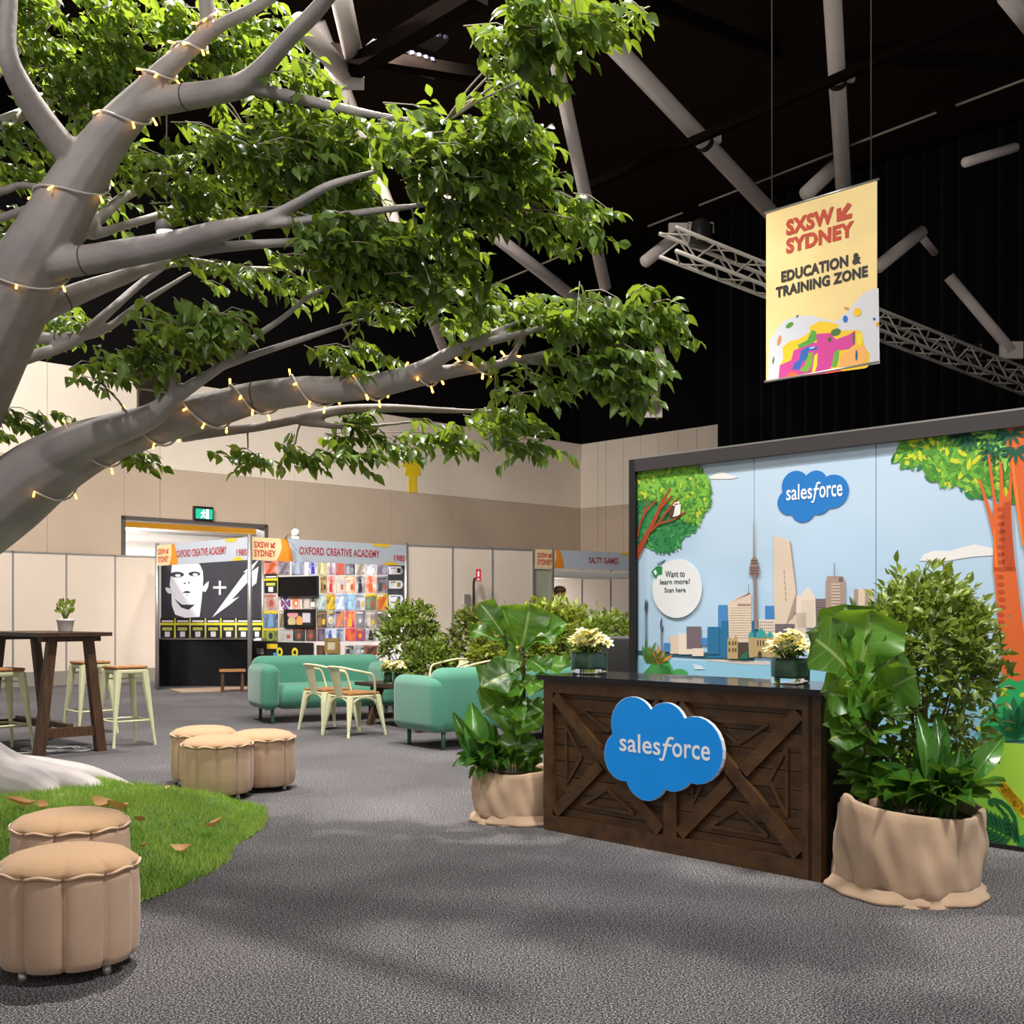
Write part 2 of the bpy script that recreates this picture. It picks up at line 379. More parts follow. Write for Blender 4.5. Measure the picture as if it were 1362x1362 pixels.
strut((838, 512, 20.5), (868, 546, 21), 12, 'leaning strut that meets the upright one under the leafy limb', (), True)
strut((858, 348, 17), (906, 310, 17.6), 16, 'pale strut stub above the left end of the lighting truss', (), True)
strut((1284, 216, 15), (1350, 196, 15.6), 13, 'pale wedge-like strut stub high beside the curtain')
strut((1072, 258, 18), (1112, 220, 18.4), 20, 'pale strut stub peeping over the banner')
for i, (p0, p1, w) in enumerate((((860, 0, 15), (1090, 92, 22), .22), ((570, 341, 17.4), (1420, -29, 12.7), .14), ((420, 120, 13), (640, -10, 10.5), .25), ((1080, 70, 20), (1400, 88, 18), .25), ((380, 60, 12), (700, 110, 14), .2))):
    a, c = P(*p0), P(*p1)
    o = one('roof_beam', mat('beam_brown', '#17110e', .9, spec=.03), None, 'tube', [a, c], w/2, 4, smooth=False)
    tag(o, ['dark roof beam falling from the warm-lit ceiling patch', 'dark pipe rail carrying the strut clamps to the topmost right corner', 'dark beam with trays behind the top of the tree', 'dark beam running level behind the upright strut', 'dark beam between the converging struts and the tree top'][i], 'beam', 'dark beams under the roof')
for i, (p0, p1) in enumerate((((862, 301, 18), (908, 283, 17.4)), ((930, 273, 17), (1110, 203, 15.4)), ((1132, 193, 15.2), (1245, 150, 14)), ((1272, 140, 13.8), (1400, 92, 12.6)), ((640, 385, 20), (800, 318, 18)))):
    o = one('conduit', mat('conduit_pale', '#8d8274', .5), None, 'tube', [P(*p0), P(*p1)], .016, 6)
    tag(o, ['short pale conduit length above the truss end', 'pale conduit length crossing left of the upright strut', 'pale conduit length right of the upright strut', 'pale conduit length at the far right under the roof', 'pale conduit length behind the leaf tips'][i], 'conduit', 'pale conduits under the roof')
for i, (px, py, Y, n) in enumerate(((530, 75, 13, 9), (555, 88, 13.6, 7), (560, 50, 12.6, 6))):
    t = thing('cable_tray', ['perforated tray under the dark beam, longest of three', 'perforated tray just below the longest tray', 'small perforated tray nearest the treetop'][i], 'tray', P(px, py, Y), .6, 'trays by the roof beam')
    one('tray', mat('tray_dark', '#15151b', .6), t, 'box', (0, 0, 0), (n*.09, .3, .05))
    for k in range(n): one('slot', mat('tray_slot', '#5a5b6e', .5), t, 'box', ((k-n/2+.5)*.09, -.16, -.0), (.035, .03, .04))
# square lighting truss
def truss(pA, pB, label, side=.27):
    a, c = pA, pB; t = thing('lighting_truss', label, 'truss', a); d = c-a; L = d.length; dn = d.normalized()
    s = dn.cross(UP).normalized()*side/2; uu = UP*side/2; M = mat('truss_alu', '#DAD2C6', .4, .3)
    cs = [s+uu, s-uu, -s-uu, -s+uu]
    for q in cs: one('chord', M, t, 'tube', [q, q+d], .024, 8)
    n = int(L/.32); b = MB()
    for k in range(n):
        p = dn*(L*k/n); q = dn*(L*(k+1)/n)
        for j in range(4):
            A, B = cs[j], cs[(j+1) % 4]
            if k % 2: A, B = B, A
            b.tube([A+p, B+q], .012, 5, cap=False)
    tag(b.build('lacing', M, t), kind='stuff'); return t
truss(P(888, 322, 13), P(1420, 530, 18), 'silver box lighting truss running behind the hanging banner')
for i, (px, py, Y) in enumerate(((932, 310, 13.3), (1112, 398, 15), (1270, 460, 16.5), (1300, 472, 16.8))):
    t = thing('stage_light', ['stage lamp on the left end of the truss', 'stage lamp on the truss beside the banner edge', 'stage lamp on the truss with a small bright yoke', 'stage lamp at the right end of the truss'][i], 'lamp', P(px, py, Y), .5*i, 'stage lamps on the truss')
    one('body', mat('lamp_black', '#1d1b1c', .4), t, 'lathe', [(.05, .16), (.11, .12), (.13, -.1), (.15, -.14)], n=14)
    one('yoke', mat('lamp_metal', '#8f877c', .4, .6), t, 'tube', [(-.15, 0, 0), (-.15, 0, .12), (.15, 0, .12), (.15, 0, 0)], .014, 6)
for i, (px, py, Y) in enumerate(((222, 309, 15), (118, 283, 14.5))):
    t = thing('downlight', ['bright round downlight glowing above the thick upper limb', 'small bright downlight beside the wrapped fork'][i], 'light', P(px, py, Y), 0, 'bright downlights under the roof')
    one('drop_rod', M_dark, t, 'tube', [(0, 0, .3), (0, 0, 11.1-t.location.z)], .015, 6)
    one('housing', M_dark, t, 'lathe', [(.06, .3), (.14, .25), (.15, .02), (.13, 0)], n=16)
    one('lens', mat('lens_glow', '#FFF3E0', .3, emit=14), t, 'lathe', [(.13, 0), (.12, -.03), (.01, -.04)], n=16)

# exit sign, restroom figure, hall details
def on_plane(px, py, pl): u, v = pl.uv(px, py); return pl.pt(u, v)
t = thing('exit_sign', 'green running man exit sign above the doorway', 'sign', (0, 0, 0))
ua, va = WB.uv(256, 691); ub, vb = WB.uv(281, 675)
b = MB(); b.prism(WB, [(ua, va), (ub, va), (ub, vb), (ua, vb)], 0, .09); b.build('housing', mat('sign_black', '#1b1d1d', .4), t)
a = Art(WB, .095); w = ub-ua; h = vb-va
a.poly([(ua+.02, va+.02), (ub-.02, va+.02), (ub-.02, vb-.05), (ua+.02, vb-.05)], mat('exit_green', '#1E9C7C', .4, emit=.9)); a.up()
wm = mat('exit_white', '#F2FFF8', .4, emit=1.2); U = lambda x: ua+w*x; V_ = lambda y: va+h*y
a.poly([(U(.6), V_(.1)), (U(.74), V_(.1)), (U(.74), V_(.8)), (U(.6), V_(.8))], wm)
a.ell(U(.48), V_(.72), w*.035, w*.035, wm)
for pts in (((.42, .64), (.52, .64), (.5, .38), (.42, .38)), ((.42, .38), (.49, .38), (.36, .1), (.3, .14)), ((.45, .4), (.5, .38), (.56, .14), (.52, .12)), ((.42, .62), (.3, .48), (.32, .44), (.44, .54)), ((.5, .62), (.58, .5), (.56, .46), (.49, .56))):
    a.poly([(U(x), V_(y)) for x, y in pts], wm)
a.build('running_man', t)
b = MB()
fig = [(541, 598), (557, 594), (562, 620), (558, 622), (555.5, 606), (559.5, 632), (554, 632.5), (554, 655.5), (549.5, 655), (549.5, 633), (548.5, 633), (548.5, 655), (543, 655), (543, 632.5), (537.5, 632), (542.5, 606), (538.5, 622), (534.5, 620)]
b.prism(WB, [WB.uv(*q) for q in fig], .002, .015); o = b.build('dress', mat('sign_yellow', '#E3C21B', .5))
hd = MB(); uu, vv = WB.uv(549.5, 586); hd.prism(WB, [(uu+.1*math.cos(q*.4), vv+.1*math.sin(q*.4)) for q in range(16)], .002, .015)
t = thing('restroom_figure', 'large yellow woman pictogram fixed high on the cream back wall', 'sign'); o.parent = t; hd.build('head', mat('sign_yellow', '#E3C21B', .5), t)

# shell scheme partitions
def partition(pl, u0, us, top, label, gsk=True):
    t = thing('partition_wall', label, 'partition', pl.pt(us[0], 0))
    inv = Matrix.Translation(-t.location)
    def put(o): o.parent = t; o.matrix_parent_inverse = inv; return o
    for a_, b_ in zip(us[:-1], us[1:]):
        put(wall_piece(pl, None, a_, b_, .26 if gsk else .02, top-.03, M_panel, 'panel', .012, -.03, 0))
        if gsk: put(wall_piece(pl, None, a_, b_, 0, .26, M_skirt, 'skirting', .002, -.03, .01))
    for a_ in us: put(wall_piece(pl, None, a_-.018, a_+.018, 0, top, M_alu if abs(a_) > 1e-6 else M_alu, 'post', 0, -.035, .006))
    put(wall_piece(pl, None, us[0], us[-1], top-.035, top, M_alu, 'rail', 0, -.035, .006))
    return t
PL = Pl((-6.9, 22.0, 0), D2); uL = lambda px: (hit(px, PL.o, PL.u)-PL.o).dot(PL.u)
partition(PL, 0, [uL(q) for q in (-230, -120, -50, 17, 88, 153, 209)], 2.43, 'row of cream shell panels with grey skirting behind the bar table')
R_ = hit(540, Vector((-4, 17.2, 0)), D2); PR = Pl(R_, (4.17, 2.8, 0)); uP = lambda px: (hit(px, PR.o, PR.u)-PR.o).dot(PR.u)
partition(PR, 0, [uP(q) for q in (542, 602, 655, 709)], 2.5, 'row of cream shell panels between the two booths, behind the green shrubs', False)
PR2 = Pl(PR.pt(0, 0, -2.2), PR.u); uP2 = lambda px: (hit(px, PR2.o, PR2.u)-PR2.o).dot(PR2.u)
partition(PR2, 0, [uP2(q) for q in (690, 735, 774, 812, 860)], 2.5, 'cream back panels inside the booth with the short name board', False)
# fascia boards
INK_R, INK_O, INK_Y, INK_B = '#C0392B', '#E08A1E', '#E0B82A', '#B6BEC9'
def fascia(t, pl, u0, u1, v0, v1, name_, num, nx):
    put = lambda o: o
    b = MB(); b.prism(pl, [(u0, v0), (u1, v0), (u1, v1), (u0, v1)], -.02, .012); b.build('fascia_board', mat('fascia_grey', INK_B, .5), t)
    a = Art(pl, .014); w, h = u1-u0, v1-v0; U = lambda x: u0+w*x; V = lambda y: v0+h*y
    a.poly([(U(0), V(0)), (U(.2), V(0)), (U(.2), V(1)), (U(0), V(1))], ink('#E9CFA0')); a.up()
    a.poly([(U(.15), V(0)), (U(.17), V(.25)), (U(.185), V(.6)), (U(.178), V(1)), (U(.215), V(1)), (U(.235), V(.6)), (U(.248), V(.3)), (U(.25), V(0))], ink(INK_O))
    a.poly([(U(.76), V(1)), (U(.77), V(.88)), (U(.82), V(.86)), (U(.84), V(.82)), (U(.88), V(.9)), (U(.89), V(1))], ink(INK_Y))
    a.poly([(U(.83), V(0)), (U(.86), V(.14)), (U(.91), V(.16)), (U(.95), V(0))], ink(INK_Y))
    arrow = [(.0, .0), (0, .8), (.28, .8), (.28, .48), (.72, 1), (1, .75), (.5, .28), (.9, .28), (.9, 0)]
    a.poly([(U(.118+.03*x), V(.56+.26*y)) for x, y in arrow], ink(INK_R)); a.build('printed_logo', t)
    letters('SXSW', pl, (U(.022), V(.54), U(.11), V(.82)), ink(INK_R), t, .0165, .03)
    letters('SYDNEY', pl, (U(.022), V(.16), U(.148), V(.46)), ink(INK_R), t, .0165, .03)
    letters(name_, pl, (U(nx[0]), V(.33), U(nx[1]), V(.68)), ink('#A8323A'), t, .0165, .02)
    letters(num, pl, (U(nx[2]), V(.2), U(nx[3]), V(.5)), ink('#A8323A'), t, .0165, .02)
# booth with the short name board
t = thing('exhibition_booth', 'shell booth with short red name board and white inside frame beside the backdrop', 'booth')
ua, ub = uP(709), uP(858)
fascia(t, PR, ua+.03, ub, 2.16, 2.5, 'SALTY GAMES', '2060', (.47, .74, .93, .995))
wall_piece(PR, t, uP(710), uP(734), .05, 2.14, mat('frosted_panel', '#A9AB95', .4, vary=.12, vscale=2), 'side_panel', 0, -.06, -.03)
for q in (709, 735, 858): wall_piece(PR, t, uP(q)-.022, uP(q)+.022, 0, 2.5, M_alu, 'post', 0, -.05, .02)
wall_piece(Pl(PR.pt(0, 0, -.4), PR.u), t, uP(729), uP(737), .05, 2.06, M_white, 'door_jamb', 0, -.06, 0)
lamp('lamp_small_booth', 'AREA', PR.pt((ua+ub)/2, 2.0, -1.0), PR.pt((ua+ub)/2, .6, -1.6), 60, NEUT, .5)
wall_piece(Pl(PR.pt(0, 0, -.4), PR.u), t, uP(729), uP(860), 2.02, 2.14, M_white, 'header', 0, -.9, 0)
# fire point sign on a bent pole, and a wall vent
Y0 = hit(632, PR.o, PR.u).y-.25
t = thing('hydrant_sign', 'small red sign on bent black pole against the cream panels', 'sign', P(630, 817, Y0))
t.location.z = 0; hz = lambda py: H+(HY-py)/F*Y0; xx = lambda px: (px-630)/F*Y0
one('pole', M_dark, t, 'tube', [(0, 0, 0), (0, 0, hz(776)), (xx(631), 0, hz(770)), (xx(634), 0, hz(769))], .022, 8)
one('base', M_dark, t, 'lathe', [(.16, 0), (.16, .02), (.03, .03)], n=16)
sp = one('sign_plate', mat('sign_red', '#B5202C', .45), t, 'box', (xx(636.5), -.03, hz(765)), (xx(640)-xx(633), .02, hz(757)-hz(773)))
b = MB(); zc = hz(765); b.box((xx(636.5), -.044, zc+.02), (.028, .004, .09)); b.box((xx(636.5), -.044, zc-.075), (.03, .004, .025)); b.build('pictogram', M_white, t)
vp = Pl(PR.pt(0, 0, .01), PR.u); t = thing('wall_vent', 'small grey louvred vent on the cream panels beside the pole', 'vent')
ua, va = vp.uv(617, 809); ub, vb = vp.uv(625, 790); wall_piece(vp, t, ua, ub, va, vb, mat('vent_grey', '#A39A91', .5), 'backing', 0, -.01, .012)
for k in range(6): wall_piece(vp, t, ua, ub, va+(vb-va)*(k+.2)/6, va+(vb-va)*(k+.7)/6, mat('vent_slat', '#8b837b', .5), 'slat', 0, .012, .024)

# ---------------- illustrated backdrop ----------------
BP = Pl(G(1362, 1132), -D1)                   # u grows to the right, towards the viewer
bu = lambda px: (hit(px, BP.o, BP.u)-BP.o).dot(BP.u)
uB0, uB1, uB2, uB3, uBL, uBR = bu(848), bu(1003), bu(1165), .95, bu(840), 1.02
t = thing('illustrated_backdrop', 'wide backdrop wall printed with a city skyline, orange trees and pale blue sky', 'backdrop')
b = MB(); b.prism(BP, [(uBL, 0), (uBR, 0), (uBR, 2.42), (uBL, 2.42)], -.12, -.012); b.build('core', mat('frame_black', '#161516', .5), t)
fr = mat('frame_charcoal', '#3A3537', .45); fb = mat('frame_black', '#161516', .5)
for (a, c, z0, z1, m) in ((uBL, uB0, 0, 2.42, fb), (uB3, uBR, 0, 2.42, fb), (uB0, uB3, 2.33, 2.42, fr), (uB0, uB3, 0, .025, fb)):
    wall_piece(BP, t, a, c, z0, z1, m, 'frame', 0, -.012, .03)
wall_piece(BP, t, uBL, uBR, 2.42, 2.43, M_alu, 'frame_edge', 0, -.11, .03)
def sky_mat():
    m = bpy.data.materials.new('print_sky'); m.use_nodes = True; nt = m.node_tree; bs = nt.nodes['Principled BSDF']; bs.inputs['Roughness'].default_value = .45
    tc = nt.nodes.new('ShaderNodeTexCoord'); sp = nt.nodes.new('ShaderNodeSeparateXYZ'); nt.links.new(tc.outputs['Object'], sp.inputs[0])
    n = nt.nodes.new('ShaderNodeTexNoise'); n.inputs['Scale'].default_value = 2.2; n.inputs['Detail'].default_value = 2; nt.links.new(tc.outputs['Object'], n.inputs[0])
    ad = nt.nodes.new('ShaderNodeMath'); ad.operation = 'MULTIPLY_ADD'; nt.links.new(n.outputs[0], ad.inputs[0]); ad.inputs[1].default_value = .9; nt.links.new(sp.outputs[2], ad.inputs[2])
    mr = nt.nodes.new('ShaderNodeMapRange'); mr.inputs[1].default_value = 1.2; mr.inputs[2].default_value = 2.9; nt.links.new(ad.outputs[0], mr.inputs[0])
    r = nt.nodes.new('ShaderNodeValToRGB'); r.color_ramp.elements[0].color = lin('#A9CBE6'); r.color_ramp.elements[1].color = lin('#C3D6EA')
    nt.links.new(mr.outputs[0], r.inputs[0]); nt.links.new(r.outputs[0], bs.inputs['Base Color']); return m
msky = sky_mat()
for a, c in ((uB0, uB1), (uB1, uB2), (uB2, uB3)): wall_piece(BP, t, a, c, .02, 2.335, msky, 'panel', .003, -.012, 0)
C3 = lambda x, y: (820+x/2.513, 540+y/2.513)       # measuring marks: three close-ups of the photograph
C8 = lambda x, y: (940+x/5.448, 690+y/5.448)
C7 = lambda x, y: (835+x/6.81, 590+y/6.81)
C9 = lambda x, y: (1160+x/6.193, 540+y/6.193)
C2 = lambda x, y: (1290+x/5.236, 880+y/5.236)
uvC = lambda C, pts: [BP.uv(*C(*q)) for q in pts]
BUILD = {'beige': '#D8C4B0', 'brown': '#A58E83', 'dbrown': '#6F6068', 'blue': '#3E80BE', 'teal': '#1F6B95', 'lite': '#E2D3C2', 'stone': '#B59B6C', 'dome': '#2E9C93', 'dark': '#4a3c2c', 'green': '#1f6b4e'}
a = Art(BP, .0015)
# water, far shore
wl, wr_ = BP.uv(*C3(72, 845)), BP.uv(*C3(780, 870)); vs = wl[1]
a.poly([(uB0, .03), (uB3, .03), (uB3, vs), (uB0, vs)], ink('#8CC3DD')); a.up()
a.poly(uvC(C8, [(0, 1020), (130, 1015), (420, 1035), (560, 1050), (560, 1062), (280, 1055), (0, 1028)]), ink('#CFC6BC'))
a.poly([(uB0, vs+.03), (uB1, vs+.01), (uB1, vs+.05), (uB1-.25, vs+.075), (uB1-.5, vs+.05), (uB0, vs+.06)], ink('#23576a')); a.up()
def bld(pts, c, C=C8): a.poly(uvC(C, pts), ink(BUILD[c]))
bld([(85, 625), (160, 625), (160, 900), (85, 900)], 'blue'); bld([(425, 630), (495, 630), (495, 740), (425, 740)], 'blue')
bld([(300, 770), (330, 740), (400, 740), (400, 900), (300, 900)], 'teal'); a.up()
bld([(10, 785), (110, 785), (110, 740), (160, 740), (160, 1010), (10, 1010)], 'teal')
bld([(155, 615), (190, 590), (240, 560), (320, 533), (328, 560), (325, 620), (328, 900), (165, 900)], 'beige')
bld([(378, 730), (497, 730), (497, 860), (378, 860)], 'lite'); bld([(790, 580), (868, 580), (868, 790), (790, 790)], 'dbrown')
bld([(485, 120), (545, 140), (610, 165), (650, 540), (640, 770), (498, 770), (490, 600)], 'beige'); a.up()
bld([(603, 163), (612, 165), (655, 540), (650, 690), (576, 770), (650, 540)], 'brown')
bld([(497, 762), (640, 762), (640, 900), (580, 900), (497, 860)], 'dbrown')
bld([(650, 555), (690, 555), (700, 530), (735, 495), (780, 550), (790, 570), (795, 790), (650, 790)], 'lite')
bld([(865, 460), (875, 415), (990, 415), (1008, 460), (1012, 700), (865, 700)], 'brown')
bld([(1072, 508), (1215, 508), (1215, 720), (1072, 720)], 'beige'); bld([(632, 680), (725, 680), (725, 880), (632, 880)], 'beige'); a.up()
bld([(1072, 508), (1100, 508), (1100, 720), (1072, 720)], 'brown'); bld([(1150, 512), (1180, 512), (1180, 700), (1150, 700)], 'brown')
bld([(960, 425), (988, 425), (988, 455), (960, 455)], 'dbrown'); bld([(227, 615), (322, 615), (322, 628), (227, 628)], 'brown')
bld([(185, 600), (320, 533), (312, 545), (240, 575)], 'dbrown')
for k in range(10): bld([(905, 470+k*22), (970, 470+k*22), (970, 478+k*22), (905, 478+k*22)], 'beige')
for k in range(13): bld([(170, 640+k*18), (322, 640+k*18), (322, 644+k*18), (170, 644+k*18)], 'lite')
for k in range(11): bld([(800, 600+k*17), (860, 600+k*17), (860, 605+k*17), (800, 605+k*17)], 'brown')
for k in range(6):
    bld([(560+k*2.5, 370+k*40), (566+k*2.5, 370+k*40), (568+k*2.5, 395+k*40), (562+k*2.5, 395+k*40)], 'brown')
for k in range(7):
    bld([(695+k*13, 590), (699+k*13, 590), (699+k*13, 780), (695+k*13, 780)], 'beige')
    for j in range(5): bld([(388+k*15, 742+j*22), (396+k*15, 742+j*22), (396+k*15, 752+j*22), (388+k*15, 752+j*22)], 'brown')
# low blocks on the left shore
for x0, y0, x1, y1, c in ((180, 768, 215, 828, 'beige'), (210, 760, 255, 830, 'lite'), (236, 737, 285, 812, 'dbrown'), (255, 810, 293, 836, 'lite'), (160, 792, 182, 822, 'blue'), (285, 775, 310, 800, 'blue'), (306, 738, 345, 830, 'teal')):
    a.poly(uvC(C3, [(x0, y0), (x1, y0), (x1, y1), (x0, y1)]), ink(BUILD[c])); a.off += .0002
# domed hall and church
a.up(); bld([(310, 860), (480, 860), (570, 840), (590, 890), (590, 1000), (310, 1000)], 'stone'); a.up()
bld([(485, 835), (570, 840), (585, 895), (485, 895)], 'lite')
for x0, x1 in ((312, 345), (440, 482)): bld([(x0, 860), (x1, 860), (x1, 1005), (x0, 1005)], 'stone')
for cx, w, y in ((328, 22, 860), (463, 24, 862)): bld([(cx-w, y), (cx-w*.7, y-28), (cx, y-48), (cx+w*.7, y-28), (cx+w, y)], 'dome')
bld([(358, 862), (368, 825), (385, 802), (398, 792), (412, 802), (430, 825), (440, 862)], 'dome')
for x in (375, 395, 415): bld([(x-4, 880), (x+4, 880), (x+4, 920), (x-4, 920)], 'dark')
bld([(376, 1005), (376, 970), (390, 955), (404, 970), (404, 1005)], 'dark')
bld([(155, 1015), (155, 880), (165, 850), (180, 870), (205, 870), (215, 835), (228, 880), (232, 1015)], 'stone'); bld([(235, 1015), (235, 895), (305, 895), (305, 1015)], 'dark'); a.up()
for x, y in ((170, 900), (195, 900), (215, 900), (170, 950), (195, 950), (215, 950)): bld([(x-5, y-12), (x+5, y-12), (x+5, y+14), (x-5, y+14)], 'dark')
bld([(240, 1015), (262, 985), (300, 960), (305, 1015)], 'green')
# needle tower
tw = ink('#8d766d'); tw2 = ink('#5f4a46')
a.poly(uvC(C8, [(344, 410), (364, 410), (378, 800), (352, 800)]), tw); a.poly(uvC(C8, [(314, 350), (325, 330), (330, 295), (345, 275), (346, 0), (350, 0), (356, 275), (372, 295), (378, 330), (388, 350), (384, 410), (318, 410)]), tw); a.up()
for y in (300, 318, 352, 372, 392): a.poly(uvC(C8, [(322, y), (380, y), (380, y+7), (322, y+7)]), tw2)
a.poly(uvC(C8, [(929, 320), (934, 320), (934, 415), (929, 415)]), tw2); a.poly(uvC(C8, [(308, 470), (311, 470), (311, 540), (308, 540)]), tw2)
a.build('printed_skyline', t)
# clouds, birds-eye whites
a = Art(BP, .002); cl = ink('#E9E6E4')
a.poly(uvC(C7, [(740, 320), (760, 290), (800, 270), (850, 255), (900, 272), (950, 295), (1010, 300), (960, 318), (860, 322)]), cl)
a.build('printed_cloud', t); a = Art(BP, .002)
a.poly(uvC(C9, [(390, 1275), (430, 1220), (520, 1190), (640, 1195), (740, 1165), (850, 1140), (960, 1165), (1020, 1180), (1020, 1230), (850, 1240), (740, 1255), (600, 1280)]), cl)
a.build('printed_cloud', t)
# printed trees: trunk shapes, crowns as many small leaf shapes
rr = random.Random(3)
greens_r = [ink(c) for c in ('#4F8F2C', '#6FAE36', '#3C7F2F', '#8CC043', '#C9CE2A')]
greens_d = [ink(c) for c in ('#1E7A45', '#2E8F4C', '#17663B', '#4CA352')]
def inside(p, poly):
    x, y = p; r = False
    for i in range(len(poly)):
        (x1, y1), (x2, y2) = poly[i], poly[i-1]
        if (y1 > y) != (y2 > y) and x < (x2-x1)*(y-y1)/(y2-y1)+x1: r = not r
    return r
def crown(a, poly, base, mats, n, l, w, rim):
    a.poly(poly, base); a.up()
    us = [p[0] for p in poly]; vv = [p[1] for p in poly]; k = 0
    while k < n:
        q = (rr.uniform(min(us), max(us)), rr.uniform(min(vv), max(vv)))
        if not inside(q, poly): continue
        a.leaf(*q, l*rr.uniform(.7, 1.2), w, rr.uniform(-1.2, 1.6)+(math.pi/2 if k % 2 else 0), mats[int(rr.random()**1.6*len(mats))], a.off+rr.random()*.0012); k += 1
    for i in range(len(poly)):
        p, q = Vector(poly[i-1]), Vector(poly[i]); m = max(1, int((q-p).length/(l*.7)))
        for j in range(m):
            c = p.lerp(q, j/m)
            if uB0+.01 < c.x < uB3-.01 and c.y < 2.32: a.leaf(c.x, c.y, l, w, rr.uniform(0, 6.28), rr.choice(rim))
    a.off += .0016
a = Art(BP, .0025); clip = lambda pts: [(min(max(u, uB0+.004), uB3-.004), min(v, 2.332)) for u, v in pts]
crown(a, clip(uvC(C7, [(92, 480), (100, 940), (180, 930), (260, 980), (370, 990), (480, 930), (500, 860), (600, 800), (640, 730), (520, 640), (300, 560)])), ink('#2A8446'), greens_d, 120, .05, .018, greens_d)
crown(a, clip(uvC(C7, [(92, 200), (92, 520), (180, 500), (250, 520), (420, 560), (520, 700), (640, 730), (690, 640), (740, 560), (755, 430), (740, 340), (680, 250), (620, 170), (650, 130)])), ink('#7DB43A'), greens_r, 260, .05, .02, greens_r[:3])
a.build('printed_crown', t)
a = Art(BP, .0085); rust = ink('#A5401E'); rust2 = ink('#7b2f19')
for pts in ([(92, 1060), (92, 940), (200, 750), (300, 540), (385, 400), (398, 405), (320, 560), (270, 690), (215, 800)], [(200, 800), (270, 720), (420, 680), (525, 612), (530, 625), (430, 692), (290, 735), (225, 800)], [(280, 720), (350, 610), (460, 485), (468, 492), (370, 620), (300, 715)], [(300, 570), (405, 465), (412, 472), (315, 590)], [(92, 830), (120, 700), (160, 610), (265, 505), (272, 515), (175, 625), (130, 720), (98, 860)], [(140, 640), (185, 510), (192, 512), (155, 640)]): a.poly(clip(uvC(C7, pts)), rust); a.off += .0003
a.build('printed_branches', t)
a = Art(BP, .0115)                              # bird perched on the printed branch
a.poly(uvC(C7, [(415, 665), (440, 570), (415, 560), (435, 535), (470, 525), (490, 545), (484, 640), (460, 655)]), ink('#F0ECE6')); a.up()
a.poly(uvC(C7, [(365, 620), (435, 570), (425, 640), (385, 680), (375, 670), (395, 640)]), ink('#5b332a')); a.poly(uvC(C7, [(430, 548), (465, 542), (465, 552), (432, 556)]), ink('#5b332a')); a.poly(uvC(C7, [(478, 535), (496, 545), (478, 552)]), ink('#3a3030'))
a.build('printed_bird', t)
a = Art(BP, .0025)
crown(a, clip(uvC(C9, [(160, 250), (230, 300), (180, 430), (270, 500), (400, 500), (470, 600), (600, 640), (740, 660), (800, 740), (900, 750), (960, 720), (1180, 780), (1300, 780), (1300, 100), (600, 200)])), ink('#69A83A'), greens_r, 420, .075, .026, greens_d)
a.build('printed_crown', t)
a = Art(BP, .0065); aq = clip(uvC(C9, [(730, 185), (900, 160), (1300, 100), (1300, 520), (1130, 480), (1000, 390), (900, 260)]))
a.poly(aq, ink('#2FA068')); a.up()
for x, y, c in ((810, 250, 0), (930, 220, 1), (1000, 275, 0), (1010, 375, 0), (1110, 300, 1), (1100, 415, 1), (745, 190, 0), (1080, 160, 0)):
    u, v = BP.uv(*C9(x, y))
    for k in range(7): an = math.pi+k*math.pi/6; a.leaf(u+.05*math.cos(an), min(v+.05*math.sin(an), 2.32), .09, .02, an, ink('#16563f' if c == 0 else '#8CCB55'))
a.build('printed_fan_leaves', t)
a = Art(BP, .009); og = ink('#D9622A'); og2 = ink('#B9481D'); og3 = ink('#EF7F2E')
a.poly(clip(uvC(C9, [(1000, 1362), (1190, 1362), (1165, 1100), (1150, 800), (1160, 560), (1140, 540), (1130, 690), (1100, 770), (1090, 700), (1075, 460), (1050, 450), (1060, 700), (1050, 810), (1030, 800), (975, 400), (955, 400), (985, 640), (1005, 830), (1000, 910), (900, 610), (880, 605), (960, 900), (1005, 1100)])), og)
u0_, v0_ = BP.uv(*C3(1293, 920)); a.poly([BP.uv(*C9(1005, 1330)), BP.uv(*C9(1188, 1330)), BP.uv(*C3(1385, 920)), (u0_, v0_)], og)
a.poly(clip(uvC(C9, [(1095, 120), (1900, 40), (1900, 2760), (1480, 2760), (1420, 2200), (1340, 1600), (1250, 1150), (1200, 900), (1150, 560), (1110, 300)])), og); a.up()
a.poly(uvC(C9, [(1090, 800), (1140, 780), (1150, 1000), (1180, 1330), (1085, 1330), (1060, 1000)]), og2)
for k in range(16):
    x, y = C9(1062+4*k % 18, 850+k*62); u, v = BP.uv(x, y); a.ell(u, v, .02, .012, og2)
a.poly(uvC(C9, [(1150, 420), (1165, 415), (1230, 900), (1260, 1150), (1240, 1150), (1200, 880)]), og3); a.poly(uvC(C9, [(1005, 1000), (1015, 1000), (1040, 1330), (1020, 1330)]), og3)
a.build('printed_trunk', t)
a = Art(BP, .011)                                # fan leaves over the right trunk
for x, y in ((1145, 205), (1190, 345)):
    u, v = BP.uv(*C9(x, y))
    for k in range(7): an = math.pi+k*math.pi/6; a.leaf(u+.05*math.cos(an), v+.05*math.sin(an), .09, .02, an, ink('#16563f'))
a.build('printed_fan_leaves', t)
